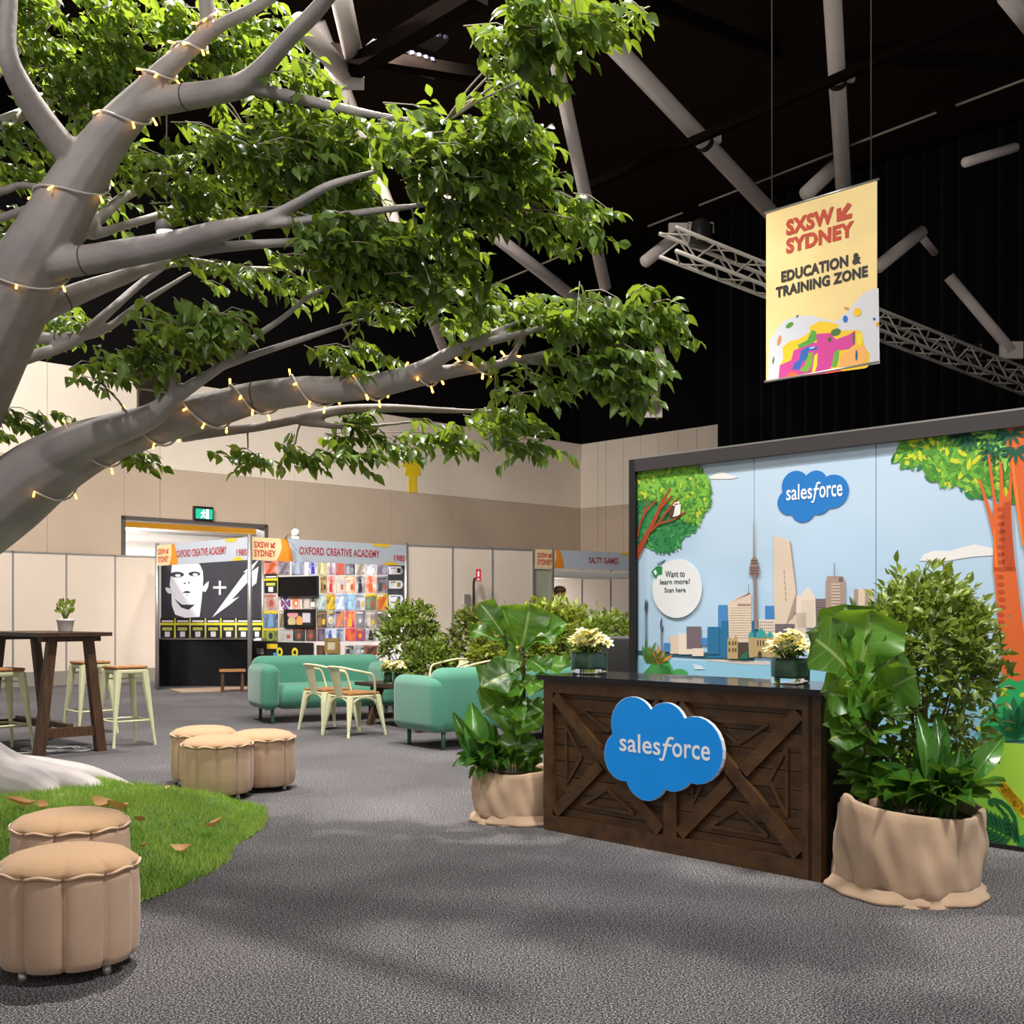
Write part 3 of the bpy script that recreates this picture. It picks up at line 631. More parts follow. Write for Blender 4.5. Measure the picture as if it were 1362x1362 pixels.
# printed meadow and undergrowth at the right
a = Art(BP, .0105); uM = BP.uv(*C3(1205, 1100))[0]; vM = BP.uv(1345, 984)[1]
a.poly([(uM-.5, .02), (uB3, .02), (uB3, vM), (uM, vM-.02), (uM-.5, vM-.15)], ink('#9CCB3B')); a.up()
a.poly([(uM-.5, .02), (uB3, .02), (uB3, .3), (uM+.2, .26), (uM-.5, .3)], ink('#7FBB36')); a.up()
u_, v_ = BP.uv(*C2(310, 545))
a.poly([BP.uv(*C2(q)) if False else BP.uv(*C2(*q)) for q in ((60, 545), (90, 440), (140, 330), (200, 260), (210, 150), (280, 115), (340, 140), (400, 110), (520, 130), (620, 200), (760, 150), (900, 260), (960, 545))], ink('#1FA25A')); a.up()
for q in ((150, 450), (200, 380), (240, 310), (310, 240), (380, 260), (450, 250), (520, 300)):
    p0 = Vector(BP.uv(*C2(330, 545))); p1 = Vector(BP.uv(*C2(*q))); d = p1-p0; a.leaf(*(p0+d/2), d.length, .07, math.atan2(d.y, d.x), ink('#0F6B3C'))
for q in ((100, 350), (65, 465), (105, 505), (250, 190), (230, 225), (375, 230)): u, v = BP.uv(*C2(*q)); a.leaf(u, v, .04, .025, .5, ink('#B8CE2E'))
p0 = Vector(BP.uv(*C2(235, 870))); p1 = Vector(BP.uv(*C2(380, 1040)))
for k in range(12):
    c = p0.lerp(p1, k/11); a.ell(c.x, c.y, .04, .02, ink('#F0C419'), 0); a.ell(c.x, c.y, .02, .04, ink('#F0C419'), 0)
a.up(); a.build('printed_meadow', t)
a = Art(BP, .0135); dg = ink('#0F5A2C')
fr_ = [(190, 985), (160, 1005), (130, 985), (135, 955), (175, 945), (230, 960), (290, 1010), (330, 1080), (345, 1170), (340, 1250), (310, 1255), (320, 1170), (305, 1090), (270, 1030), (220, 985), (180, 975), (160, 980), (170, 990)]
a.poly(uvC(C2, fr_), dg)
for x, y, an in ((200, 1000, -.9), (225, 1030, -.6), (250, 1060, -.4), (265, 1095, -.2), (275, 1130, 0), (280, 1165, .1), (275, 1200, .2)): u, v = BP.uv(*C2(x, y)); a.leaf(u, v, .05, .02, an, dg)
for x0, y0, x1, y1 in ((90, 1140, 330, 1260),):
    p0, p1 = Vector(BP.uv(*C2(x0, y0))), Vector(BP.uv(*C2(x1, y1)))
    for k in range(8):
        c = p0.lerp(p1, k/8); a.leaf(c.x+.02, c.y+.05, .13, .03, 1.9, dg); a.leaf(c.x-.06, c.y-.02, .13, .03, 3.7, dg)
a.poly(uvC(C2, [(330, 1220), (420, 1190), (500, 1200), (500, 1310), (340, 1300)]), ink('#157a37'))
a.build('printed_fern', t)
# lower left undergrowth, reeds
a = Art(BP, .004)
for cx, cy, n, R, c in ((100, 850, 11, .17, '#3F8A3A'), (140, 855, 11, .14, '#C98A2A')):
    u, v = BP.uv(*C3(cx, cy))
    for k in range(n):
        an = .25+k*(math.pi-.5)/(n-1); l = R*(.8+.3*(k % 2))
        if u+l*math.cos(an) > uB0: a.leaf(u+l/2*math.cos(an), v-.02+l/2*math.sin(an), l, .026, an, ink(c if k % 2 else '#4d7d2d'))
u, v = BP.uv(*C3(165, 895)); a.ell(u, v, .07, .09, ink('#3f9a4e')); u, v = BP.uv(*C3(213, 893)); a.ell(u, v, .07, .03, ink('#3f9a4e'))
a.poly(uvC(C3, [(85, 900), (120, 860), (175, 870), (190, 900), (190, 960), (75, 960)]), ink('#3c8a3f'))
for x, y, l in ((98, 665, .1), (103, 675, .12), (150, 725, .09), (155, 745, .06)):
    u, v = BP.uv(*C3(x, y)); a.leaf(u, v, l, .014, 1.45, ink('#3d4650')); a.poly([(u-.003, v-.35), (u+.003, v-.35), (u+.003, v), (u-.003, v)], ink('#6d7680'))
a.poly(uvC(C3, [(255, 862), (285, 868), (298, 880), (262, 880)]), ink('#C9DDE8'))
a.build('printed_undergrowth', t)
# cloud emblem outline from arcs (start, through, end), measured on the counter's front
def arc3(p, q, r, n=14):
    ax, ay = p; bx, by = q; cx, cy = r
    d = 2*(ax*(by-cy)+bx*(cy-ay)+cx*(ay-by))
    ux = ((ax*ax+ay*ay)*(by-cy)+(bx*bx+by*by)*(cy-ay)+(cx*cx+cy*cy)*(ay-by))/d
    uy = ((ax*ax+ay*ay)*(cx-bx)+(bx*bx+by*by)*(ax-cx)+(cx*cx+cy*cy)*(bx-ax))/d
    R = math.hypot(ax-ux, ay-uy); t0, t1, t2 = (math.atan2(y-uy, x-ux) for x, y in (p, q, r))
    def ccw(s_, e): return (e-s_) % (2*math.pi)
    sp = ccw(t0, t2)
    if ccw(t0, t1) > sp: sp -= 2*math.pi
    return [(ux+R*math.cos(t0+sp*i/n), uy+R*math.sin(t0+sp*i/n)) for i in range(n)]
CP = Pl(G(723, 1103), -D1); CPR = (hit(1092, CP.o, CP.u)-CP.o).dot(CP.u)
C6 = lambda x, y: (700+x/3.243, 820+y/3.243)
cq = lambda x, y: CP.uv(*C6(x, y))
arcs = [((390, 505), (470, 344), (556, 400)), ((556, 400), (625, 370), (700, 437)), ((700, 437), (868, 585), (722, 715)), ((722, 715), (668, 752), (615, 742)), ((615, 742), (545, 793), (450, 708)), ((450, 708), (354, 590), (390, 505))]
CLOUD = []
for s_, m_, e_ in arcs: CLOUD += arc3(cq(*s_), cq(*m_), cq(*e_))
cu0, cu1 = min(p[0] for p in CLOUD), max(p[0] for p in CLOUD); cv0, cv1 = min(p[1] for p in CLOUD), max(p[1] for p in CLOUD)
NCL = [((u-cu0)/(cu1-cu0), (v-cv0)/(cv1-cv0)) for u, v in CLOUD]
def brand_word(pl, ua, va, ub, vb, m, parent, off, bold):   # one word, its f slanted with a tail
    x = lambda q: ua+(ub-ua)*q; y = lambda q: va+(vb-va)*q
    letters('sales', pl, (x(0), y(.22), x(.47), y(1.0)), m, parent, off, bold); letters('orce', pl, (x(.60), y(.22), x(1), y(.80)), m, parent, off, bold)
    st = [(.455, .04), (.478, .0), (.503, .03), (.520, .2), (.548, .62), (.592, .62), (.595, .72), (.556, .72), (.566, .86), (.585, .93), (.612, .9), (.62, .99), (.59, 1.03), (.555, .99), (.535, .86), (.525, .72), (.497, .72), (.494, .62), (.517, .62), (.494, .2), (.486, .11), (.475, .09), (.46, .12)]
    a_ = Art(pl, off); a_.poly([(x(p), y(q)) for p, q in st], m); a_.build('lettering', parent)
ua, vb = BP.uv(1034.5, 659); ub, _ = BP.uv(1129.5, 659); _, va = BP.uv(1070, 694.5); _, vt = BP.uv(1085, 623.5)
a = Art(BP, .004); a.poly([(ua+(ub-ua)*p, va+(vt-va)*q) for p, q in NCL], ink('#1275C4')); a.build('printed_cloud_emblem', t)
q0, q1 = BP.uv(1046.5, 657), BP.uv(1121, 657); brand_word(BP, q0[0], BP.uv(1083, 669)[1], q1[0], BP.uv(1083, 642)[1], ink('#F3F6FA'), t, .006, .012)
# round notice stuck on the print
u, v = BP.uv(901, 783); ru = (BP.uv(934, 783)[0]-BP.uv(868, 783)[0])/2; rv = BP.uv(901, 744)[1]-v
nt_ = thing('round_notice', 'round white notice stuck low on the left panel of the illustrated backdrop', 'notice')
b = MB(); b.prism(BP, [(u+ru*math.cos(q/5), v+rv*math.sin(q/5)) for q in range(31)], .0065, .009); b.build('disc', mat('notice_white', '#E4E6E8', .5), nt_)
for s_, x0, x1, y0, y1 in (('Want to', 886, 912, 768, 758.5), ('learn more?', 879, 919, 777.5, 769.5), ('Scan here', 885, 913, 788, 781)):
    p, q = BP.uv(x0, y0), BP.uv(x1, y1); letters(s_, BP, (p[0], p[1], q[0], q[1]+(0)), ink('#2b343e'), nt_, .0105, .012)
a = Art(BP, .0105); a.poly(uvC(C7, [(220, 1160), (270, 1110), (320, 1115), (318, 1185), (280, 1190), (262, 1230)]), ink('#12833F')); a.up()
a.poly(uvC(C7, [(240, 1160), (262, 1140), (275, 1175), (262, 1195)]), ink('#DDEBDD'))
for k in range(5): uu, vv = BP.uv(*C7(285+k*14, 1095-k*7)); a.leaf(uu, vv, .035, .01, 2.2-k*.35, ink('#1d3b2b'))
a.build('printed_tag', nt_)

# ---------------- hanging banner ----------------
Yb = 11.34; NP = Pl(Vector(((1019-CX)/F*Yb, Yb, 0)), -D1); nb = lambda px, py: NP.uv(px, py)
w_ = nb(1166.5, 300)[0]; z0, z1 = nb(1022, 507)[1], nb(1019, 283)[1]
t = thing('hanging_banner', 'cream and colourful fabric banner with red title hanging under the roof', 'banner')
wall_piece(NP, t, 0, w_, z0, z1, mat('banner_cream', '#E9CF8E', .7, vary=.05, vscale=3), 'fabric', 0, -.008, 0)
for z in (z0, z1): one('batten', M_alu, t, 'tube', [NP.pt(-.02, z, -.004), NP.pt(w_+.02, z, -.004)], .013, 8)
for px in (1026, 1158): u = nb(px, 300)[0]; one('suspension_wire', mat('wire', '#55504a', .5), t, 'tube', [NP.pt(u, z1, -.01), NP.pt(u, 11.1, -.01)], .006, 5)
B4 = lambda x, y: nb(1010+x/4.694, 230+y/4.694)
a = Art(NP, .002)
a.poly([B4(*q) for q in ((55, 1300), (65, 1050), (100, 990), (160, 920), (240, 892), (330, 890), (400, 910), (470, 930), (540, 880), (580, 830), (640, 760), (700, 725), (745, 720), (752, 1190))], ink('#C9CBD2')); a.up()
a.poly([B4(*q) for q in ((120, 1290), (125, 1210), (150, 1160), (145, 1090), (190, 1050), (240, 1040), (310, 1000), (320, 955), (380, 925), (460, 935), (500, 950), (470, 985), (540, 985), (600, 980), (640, 990), (645, 1040), (660, 1090), (690, 1130), (680, 1210), (660, 1220))], ink('#E6BE1B')); a.up()
a.poly([B4(*q) for q in ((120, 1290), (130, 1200), (200, 1170), (215, 1110), (260, 1090), (300, 1060), (360, 1060), (355, 1005), (440, 1000), (480, 1040), (560, 1010), (600, 985), (600, 1070), (560, 1100), (490, 1110), (460, 1200), (420, 1250))], ink('#C9388F')); a.up()
a.poly([B4(*q) for q in ((240, 1075), (300, 1045), (330, 980), (355, 990), (360, 1040), (320, 1070), (250, 1095))], ink('#4D9A33'))
a.poly([B4(*q) for q in ((205, 1225), (225, 1180), (250, 1170), (260, 1110), (300, 1085), (365, 1085), (360, 1105), (310, 1110), (300, 1160), (270, 1180), (250, 1230))], ink('#1F5CB0'))
a.poly([B4(*q) for q in ((250, 1235), (285, 1200), (300, 1130), (335, 1120), (330, 1200), (300, 1245))], ink('#6DAA2E'))
a.poly([B4(*q) for q in ((450, 1210), (470, 1120), (500, 1100), (495, 1170), (480, 1212))], ink('#5FA53A'))
a.poly([B4(*q) for q in ((500, 1215), (510, 1140), (560, 1110), (600, 1090), (660, 1080), (675, 1150), (640, 1205), (560, 1215))], ink('#E8A95B'))
a.poly([B4(*q) for q in ((330, 1250), (345, 1140), (365, 1125), (362, 1200), (345, 1255))], ink('#F0D21E'))
a.poly([B4(*q) for q in ((160, 1275), (200, 1240), (240, 1250), (245, 1275))], ink('#E8642B')); a.poly([B4(*q) for q in ((410, 1255), (430, 1225), (500, 1225), (520, 1238))], ink('#D9472B'))
a.up()
for x, y, rx, ry, c, an in ((190, 950, .045, .022, '#4c8a2a', .3), (125, 1045, .02, .05, '#C98A4A', -.3), (88, 1170, .01, .035, '#4c8a2a', -.2), (238, 895, .016, .008, '#3b3560', .6), (538, 912, .025, .035, '#2463B5', .2), (612, 870, .045, .04, '#E6B91B', -.5), (545, 846, .03, .01, '#C9803a', -.4), (478, 995, .055, .035, '#3f6f2e', 0), (440, 1040, .02, .025, '#4a5a30', 0), (608, 1140, .012, .05, '#1c4c7c', 0), (590, 1030, .012, .06, '#2c6b3a', 0), (718, 912, .014, .014, '#2463B5', 0), (738, 945, .016, .022, '#E0A01e', 0), (630, 1040, .03, .06, '#EAD02A', 0), (330, 1092, .03, .006, '#cfe0f5', 0)):
    u, v = B4(x, y); a.ell(u, v, rx, ry, ink(c), an)
a.build('printed_artwork', t)
RB = ink('#B83A1E'); KB = ink('#1D1B1A')
def bl(s_, c0, c1, m, bold): p, q = B4(*c0), B4(*c1); letters(s_, NP, (p[0], p[1], q[0], q[1]), m, t, .006, bold)
def rowv(x0, yb0, x1, yt1, yb1): return (x0, yb0), (x1, yb0-(yb0-yb1) if False else yt1)
def row(s_, x0, y0b, x1, h, m, bold):           # baseline start in the close-up, right end, cap height in metres
    u0_, v0_ = B4(x0, y0b); u1_, _ = B4(x1, y0b); letters(s_, NP, (u0_, v0_, u1_, v0_+h), m, t, .006, bold)
row('SXSW', 168, 395, 466, .158, RB, .05); row('SYDNEY', 168, 508, 592, .15, RB, .05)
row('EDUCATION &', 138, 686, 636, .112, KB, .045); row('TRAINING ZONE', 104, 782, 678, .107, KB, .045)
u0_, v0_ = B4(484, 310); u1_ = B4(578, 300)[0]; h_ = .158; arrow = [(0, 0), (0, .8), (.28, .8), (.28, .48), (.75, 1.0), (1, .78), (.52, .28), (1, .28), (1, 0)]
a = Art(NP, .006); v0_ = B4(168, 395)[1]; a.poly([(u0_+(u1_-u0_)*x, v0_+h_*y) for x, y in arrow], RB); a.build('printed_arrow', t)

# ---------------- corner booth with posters ----------------
Nc = Vector((-4, 17.2, 0)); Lf = hit(209, Nc, D1); Lb = Vector(((209-CX)/F*21.2, 21.2, 0)); Kc = Vector(((349.5-CX)/F*21.5, 21.5, 0))
FL = Pl(Lf, Nc-Lf); FR = Pl(Nc, R_-Nc); BW = Pl(Lb, Kc-Lb); PW = Pl(Kc, R_-Kc)
lFL, lFR, lBW, lPW = (Nc-Lf).length, (R_-Nc).length, (Kc-Lb).length, (R_-Kc).length
booth = thing('corner_booth', 'open corner booth with grey name boards and poster covered back wall', 'booth')
M_bw = mat('booth_wall', '#E4DEDA', .5)
wall_piece(BW, booth, 0, lBW, 0, 2.46, M_bw, 'back_panel', 0, -.04, 0); wall_piece(PW, booth, 0, lPW, 0, 2.46, M_bw, 'back_panel', 0, -.04, 0)
SW = Pl(Lf, Lb-Lf); wall_piece(SW, booth, 0, (Lb-Lf).length, 0, 2.46, M_bw, 'side_panel', 0, -.02, .02)
fascia(booth, FL, 0, lFL, 2.13, 2.48, 'OXFORD CREATIVE ACADEMY', '1980', (.24, .78, .88, .98))
fascia(booth, FR, 0, lFR, 2.13, 2.48, 'OXFORD CREATIVE ACADEMY', '1980', (.29, .81, .91, .99))
for q in (Lf, Nc, R_, Lb, Kc): one('post', M_alu, booth, 'tube', [q, q+UP*2.52], .035, 8)
mt = one('floor_mat', mat('mat_beige', '#A88F78', .9), None, 'box', (0, 0, .006), (1.7, .9, .012)); mt.location = G(300, 917); mt.rotation_euler = (0, 0, .5)
tag(mt, 'beige floor mat lying in front of the black draped booth table', 'mat')
t = thing('booth_spotlight', 'glowing arm spotlight over the grey name board of the poster booth', 'light')
q = FR.pt(.62, 2.48, 0)
one('arm', M_alu, t, 'tube', [q, q+UP*.06+FR.n*.1, q+UP*.08+FR.n*.3], .012, 6); one('head', M_white, t, 'lathe', [(.02, .08), (.06, .05), (.06, -.05)], q+UP*.06+FR.n*.3, 12)
one('lens', mat('spot_glow', '#FFFFFF', .3, emit=25), t, 'lathe', [(.055, -.05), (.05, -.065), (.005, -.065)], q+UP*.06+FR.n*.3, 12)
# big black and white banner: a plain stand-in face, a plus sign and a bolt
b5 = lambda x, y: BW.uv(205+x/8.01, 700+y/8.01)
t = thing('portrait_banner', 'black booth banner with white face, plus sign and jagged bolt', 'banner')
ua, va = BW.uv(214.5, 823); ub, vb = BW.uv(348, 741)
wall_piece(BW, t, ua-.05, ub+.03, va-.02, vb+.03, M_white, 'backing', 0, .002, .012); wall_piece(BW, t, ua, ub, va, vb, mat('banner_black', '#2b2a35', .55, vary=.3, vscale=3), 'print', 0, .012, .016)
a = Art(BW, .018); wh = ink('#E9E8F2'); bk = ink('#2b2a35')
a.poly([b5(*q) for q in ((185, 480), (190, 420), (240, 365), (330, 355), (430, 370), (490, 410), (520, 480), (525, 560), (520, 640), (510, 760), (485, 965), (330, 975), (225, 940), (190, 840), (185, 700), (168, 620))], wh)
a.poly([b5(*q) for q in ((185, 715), (150, 715), (125, 680), (120, 655), (140, 650), (175, 665))], wh); a.poly([b5(*q) for q in ((515, 690), (525, 640), (560, 600), (585, 585), (575, 650), (548, 700))], wh); a.up()
a.ell(*b5(245, 515), .13, .055, bk); a.ell(*b5(430, 508), .11, .045, bk); a.up(); a.ell(*b5(255, 525), .05, .025, wh); a.ell(*b5(440, 515), .05, .025, wh)
a.poly([b5(*q) for q in ((300, 708), (335, 690), (360, 688), (400, 705), (360, 715), (335, 712))], bk); a.poly([b5(*q) for q in ((335, 735), (370, 732), (350, 742))], bk); a.ell(*b5(328, 608), .02, .015, bk); a.ell(*b5(372, 602), .02, .015, bk)
a.poly([b5(*q) for q in ((215, 770), (300, 835), (440, 835), (365, 890), (290, 865))], bk)
a.poly([b5(*q) for q in ((690, 580), (712, 580), (712, 640), (770, 640), (770, 664), (712, 664), (712, 730), (690, 730), (690, 664), (630, 664), (630, 640), (690, 640))], wh)
a.poly([b5(*q) for q in ((620, 970), (950, 520), (985, 490), (950, 490), (1115, 355), (1030, 490), (1112, 430), (1090, 605), (1010, 670), (1030, 560), (830, 780), (910, 750), (800, 840))], wh)
a.build('printed_face', t)
# black draped table and the row of cards on it
TP = Pl(Vector(((212-CX)/F*20.4, 20.4, 0)), (1, .02, 0)); tw_ = TP.uv(328, 880)[0]
t = thing('draped_table', 'long black draped table under the black portrait banner', 'table', TP.o.copy())
zt = .84; b = MB(); n = 60; vs = []
for k in range(n+1):
    u = tw_*k/n; o_ = .025*math.sin(k*.9)*(.4+.6*math.sin(k*.23)**2)
    vs += [TP.pt(u, 0, o_+.03)-TP.o, TP.pt(u, zt, 0)-TP.o]
b.add(vs, [(2*k, 2*k+2, 2*k+3, 2*k+1) for k in range(n)], 0, True)
for u in (0, tw_): b.add([TP.pt(u, 0, .02)-TP.o, TP.pt(u, zt, 0)-TP.o, TP.pt(u, zt, -.6)-TP.o, TP.pt(u, 0, -.6)-TP.o], [(0, 1, 2, 3)])
b.build('table_skirt', mat('cloth_black', '#111013', .9, spec=.2), t)
one('tabletop', mat('table_grey', '#5f5a55', .5), t, 'box', TP.pt(tw_/2, zt+.012, -.29)-TP.o, (tw_+.06, .64, .024))
YL = ink('#D9D420'); WC = ink('#E8E6EC')
ords = ['first', 'second', 'third', 'fourth', 'fifth', 'sixth', 'seventh', 'eighth']
def card(pl, ua, ub, va, vb, label):
    t = thing('display_card', label, 'card', (0, 0, 0), 0, 'yellow striped display cards')
    wall_piece(pl, t, ua, ub, va, vb, mat('card_black', '#1f1d22', .5), 'card', 0, 0, .012)
    a = Art(pl, .0135); w, h = ub-ua, vb-va; R2 = lambda x0, y0, x1, y1, m: a.poly([(ua+w*x0, va+h*y0), (ua+w*x1, va+h*y0), (ua+w*x1, va+h*y1), (ua+w*x0, va+h*y1)], m)
    R2(.93, 0, 1, 1, YL); R2(0, .64, .93, .76, YL); R2(.1, .8, .86, .88, WC); R2(.14, .38, .78, .53, ink('#C9C860')); R2(.3, .06, .64, .32, WC)
    a.build('printed_stripes', t)
CPl = Pl(TP.pt(0, 0, -.3), TP.u)
xs = [213.5, 234, 254, 274.5, 295, 315, 334.5, 351]
for k in range(7):
    ua, va = CPl.uv(xs[k], 850.5); ub, vb = CPl.uv(xs[k+1]-.6, 822)
    card(CPl, ua, ub, zt+.025, vb, '%s yellow striped card from the left on the draped table' % ords[k])
# posters on the other wall
p4 = lambda x, y: PW.uv(340+x/6.644, 720+y/6.644)
PO = []
def row_p(y0, y1, items):
    for x0, x1, *c in items: PO.append((x0, y0, x1, y1, c))
row_p(165, 300, [(75, 190, '#D8C8BC', '#C8552B', 'white poster with a red and orange burst'), (195, 305, '#B9AEB8', '#6f6470', 'lilac grey poster of a pale figure'), (320, 432, '#4E5A78', '#A9B4C9', 'dusk blue poster with a lighter figure'), (470, 550, '#E7E7EE', '#3A3FA8', 'white poster with two deep blue bands'), (553, 630, '#8C8A52', '#D6D2A8', 'olive poster with a pale shape'), (633, 705, '#EDEAEA', '#9C7A8C', 'almost white poster with a mauve mark'), (708, 790, '#8E8A90', '#C4533F', 'grey poster with a red figure'), (793, 880, '#3D3B48', '#A7A6B4', 'near black poster with a grey rider'), (886, 970, '#D8D2C9', '#8a8076', 'ivory poster with a brown column'), (976, 1065, '#6C6E7C', '#D9DADF', 'slate poster with a white cup shape'), (1071, 1168, '#A79BAA', '#6d5f76', 'mauve poster with dark verticals')])
row_p(306, 458, [(573, 630, '#BFA56F', '#7d6538', 'mustard tan poster with brown marks'), (633, 705, '#E9E4E2', '#C03A35', 'white poster with a red box low down'), (711, 790, '#8FA3CF', '#E3C9A3', 'powder blue poster with sandy figures'), (793, 880, '#DE6B25', '#F1D9C4', 'bright orange poster with a white title bar'), (886, 970, '#C9C7CC', '#2a2830', 'black and white crowd poster'), (973, 1068, '#EFE7E0', '#E0602B', 'white poster with an orange cone shape'), (1073, 1170, '#9D9BA3', '#4b4952', 'steel grey poster with diagonal stripes')])
row_p(464, 608, [(75, 208, '#D9D3CE', '#B98F84', 'pale poster with a small pink emblem'), (322, 400, '#D6C0AE', '#D9703A', 'buff poster with an orange patch'), (413, 545, '#35303a', '#CFC4BC', 'dark poster with two pale heads'), (549, 620, '#56727A', '#BFD0CC', 'sea green poster with a pale horizon'), (625, 705, '#3A4360', '#D9B92E', 'navy poster with a yellow flash'), (709, 790, '#5B86C4', '#E6E6EC', 'blue topped poster fading to white'), (793, 880, '#3F6FA8', '#A9CDE6', 'ocean blue poster with light spray'), (883, 970, '#DADBE2', '#8388a0', 'white poster with a standing grey figure'), (973, 1068, '#3B4234', '#8d9a7a', 'moss dark poster with a yellow header'), (1073, 1170, '#DFC92F', '#D0643A', 'yellow poster with an orange lower corner')])
row_p(613, 764, [(75, 200, '#1D1B20', '#7FA0C8', 'black poster with a yellow header and blue rosette'), (211, 260, '#B9A88C', '#7a6a50', 'narrow tan poster beside the dark frame'), (541, 630, '#2b2b33', '#8a7350', 'charcoal poster with a bronze figure'), (633, 705, '#33363f', '#d5d7dd', 'graphite poster with a white arc'), (709, 785, '#5D6CA8', '#D98A4E', 'periwinkle poster with an orange side'), (789, 882, '#C72C78', '#F0B040', 'magenta poster with golden lines'), (886, 970, '#55555c', '#9a9aa2', 'mid grey poster of a turned figure'), (976, 1068, '#3f3c40', '#D9CEC8', 'dark poster with three pale dancers'), (1071, 1160, '#2c2a2d', '#8e8a8c', 'black poster with one grey figure')])
row_p(770, 880, [(75, 200, '#242226', '#8b9a4a', 'black poster with a yellow header and green sprig'), (206, 330, '#CFCBCB', '#b1adae', 'blank looking pale grey poster'), (333, 440, '#17161a', '#4a4a40', 'black poster with a faint olive figure'), (446, 540, '#372c2d', '#6f5249', 'dark brown poster of a shadowy face'), (546, 615, '#2d2935', '#7d6f86', 'aubergine poster with mauve dots'), (619, 705, '#DCE2EE', '#3D5FB0', 'white poster with a royal blue ring'), (711, 785, '#CBD3DE', '#5a6f8c', 'ice blue poster with a ship shape'), (793, 882, '#C02660', '#E97A3C', 'crimson poster framed in orange'), (886, 970, '#3A5FA0', '#D0443A', 'cobalt poster with red brush strokes'), (973, 1068, '#E6E3E0', '#25222a', 'white poster with a black dancing figure'), (1073, 1165, '#7C9A80', '#c7d3c0', 'sage green poster with pale leaves')])
row_p(920, 1000, [(541, 620, '#2a2524', '#6a4b35', 'small dark poster left of the gold frame'), (791, 882, '#E9E6E4', '#3a3838', 'small white poster with a black curl'), (886, 970, '#2c2c31', '#b9bbc0', 'small black poster with a white stripe'), (973, 1075, '#B9683A', '#3f2c22', 'small rust orange poster'), (1081, 1165, '#3d352f', '#8e7d63', 'small umber poster beside the shrub')])
for x0, y0, x1, y1, (c1, c2, lab) in PO:
    ua, va = p4(x0, y1); ub, vb = p4(x1, y0)
    m = mat('paper'+c1.strip('#'), c1, .55, vscale=7, col2=c2); b = MB(); b.prism(PW, [(ua, va), (ub, va), (ub, vb), (ua, vb)], .002, .006+.003*rr.random()); o = b.build('poster', m)
    rw = {165: 'top', 306: 'second', 464: 'third', 613: 'fourth', 770: 'fifth', 920: 'lowest'}[y0]
    tag(o, '%s, %s row of the booth wall' % (lab, rw), 'poster', 'posters on the booth wall')
    a = Art(PW, .0105); w, h = ub-ua, vb-va; cc = ink(c2); c3 = ink(rr.choice(['#E8E2D8', '#2b2a30', '#D9B43A', '#8a97a8', '#B5534A']))
    R2 = lambda x0, y0, x1, y1, m: a.poly([(ua+w*x0, va+h*y0), (ua+w*x1, va+h*y0), (ua+w*x1, va+h*y1), (ua+w*x0, va+h*y1)], m)
    k = rr.randrange(4)
    if k == 0: a.ell(ua+w*.5, va+h*.72, w*.12, w*.13, cc); a.poly([(ua+w*.28, va+h*.08), (ua+w*.72, va+h*.08), (ua+w*.66, va+h*.58), (ua+w*.34, va+h*.58)], cc)
    elif k == 1: R2(.1, .8, .9, .9, cc); R2(.15, .1, .5, .6, cc); R2(.58, .2, .85, .5, c3)
    elif k == 2: a.ell(ua+w*.45, va+h*.45, w*.3, w*.32, cc); a.up(); a.ell(ua+w*.5, va+h*.42, w*.15, w*.16, c3); R2(.1, .84, .8, .92, c3)
    else: a.poly([(ua+w*.1, va+h*.05), (ua+w*.45, va+h*.05), (ua+w*.9, va+h*.8), (ua+w*.6, va+h*.85)], cc); R2(.1, .85, .6, .93, c3); R2(.6, .08, .9, .2, cc)
    if 'yellow header' in lab: R2(0, .82, 1, 1, ink('#E0C42A'))
    a.build('printed_picture', o)
ua, va = p4(80, 458); ub, vb = p4(205, 285); card(PW, ua, ub, va, vb, 'yellow striped card hung left of the black wall screen')
ua, va = p4(2, 870); ub, vb = p4(70, 665); card(PW, ua+.02, ub, va, vb, 'yellow striped card at the low left end of the poster wall')
# round rosette cut-out, framed board, television, golden picture, cassette boxes
t = thing('rosette_cutout', 'round purple and white rosette under the wall screen', 'cutout'); u, v = p4(268, 548); r = .13
b = MB(); b.prism(PW, [(u+r*math.cos(q*.3142), v+r*math.sin(q*.3142)) for q in range(20)], .003, .012); b.build('disc', mat('rosette_violet', '#5B4B8A', .5), t)
a = Art(PW, .0135)
for k in range(8): q = k*math.pi/4; a.poly([(u, v), (u+r*math.cos(q-.14), v+r*math.sin(q-.14)), (u+r*math.cos(q+.14), v+r*math.sin(q+.14))], ink('#E6DFEA' if k % 2 else '#C4485A'))
a.build('printed_rays', t)
def framed(name, label, cat, box, edge, fcol, scol, off=0):
    t = thing(name, label, cat); ua, va = p4(box[0], box[3]); ub, vb = p4(box[2], box[1])
    wall_piece(PW, t, ua+edge, ub-edge, va+edge, vb-edge, scol, 'screen' if cat == 'screen' else 'picture', 0, off+.002, off+.03)
    for q in ((ua, ua+edge, va, vb), (ub-edge, ub, va, vb), (ua+edge, ub-edge, va, va+edge), (ua+edge, ub-edge, vb-edge, vb)): wall_piece(PW, t, *q, fcol, 'frame', 0, off, off+.045)
    return t, (ua, va, ub, vb)
framed('wall_television', 'black blank television screen high on the poster wall', 'screen', (220, 306, 566, 490), .015, fb, mat('screen_black', '#070708', .15), .02)
t, (ua, va, ub, vb) = framed('framed_board', 'black framed board of stickers below the wall screen', 'board', (265, 600, 535, 765), .06, mat('frame_black', '#161516', .5), mat('board_dark', '#2d2a30', .6))
a = Art(PW, .032)
for x, y, rx, ry, c in ((.28, .72, .15, .07, '#D88FA0'), (.25, .35, .11, .1, '#C9B98A'), (.5, .36, .09, .1, '#D9A05A')): a.ell(ua+(ub-ua)*x, va+(vb-va)*y, rx, ry, ink(c))
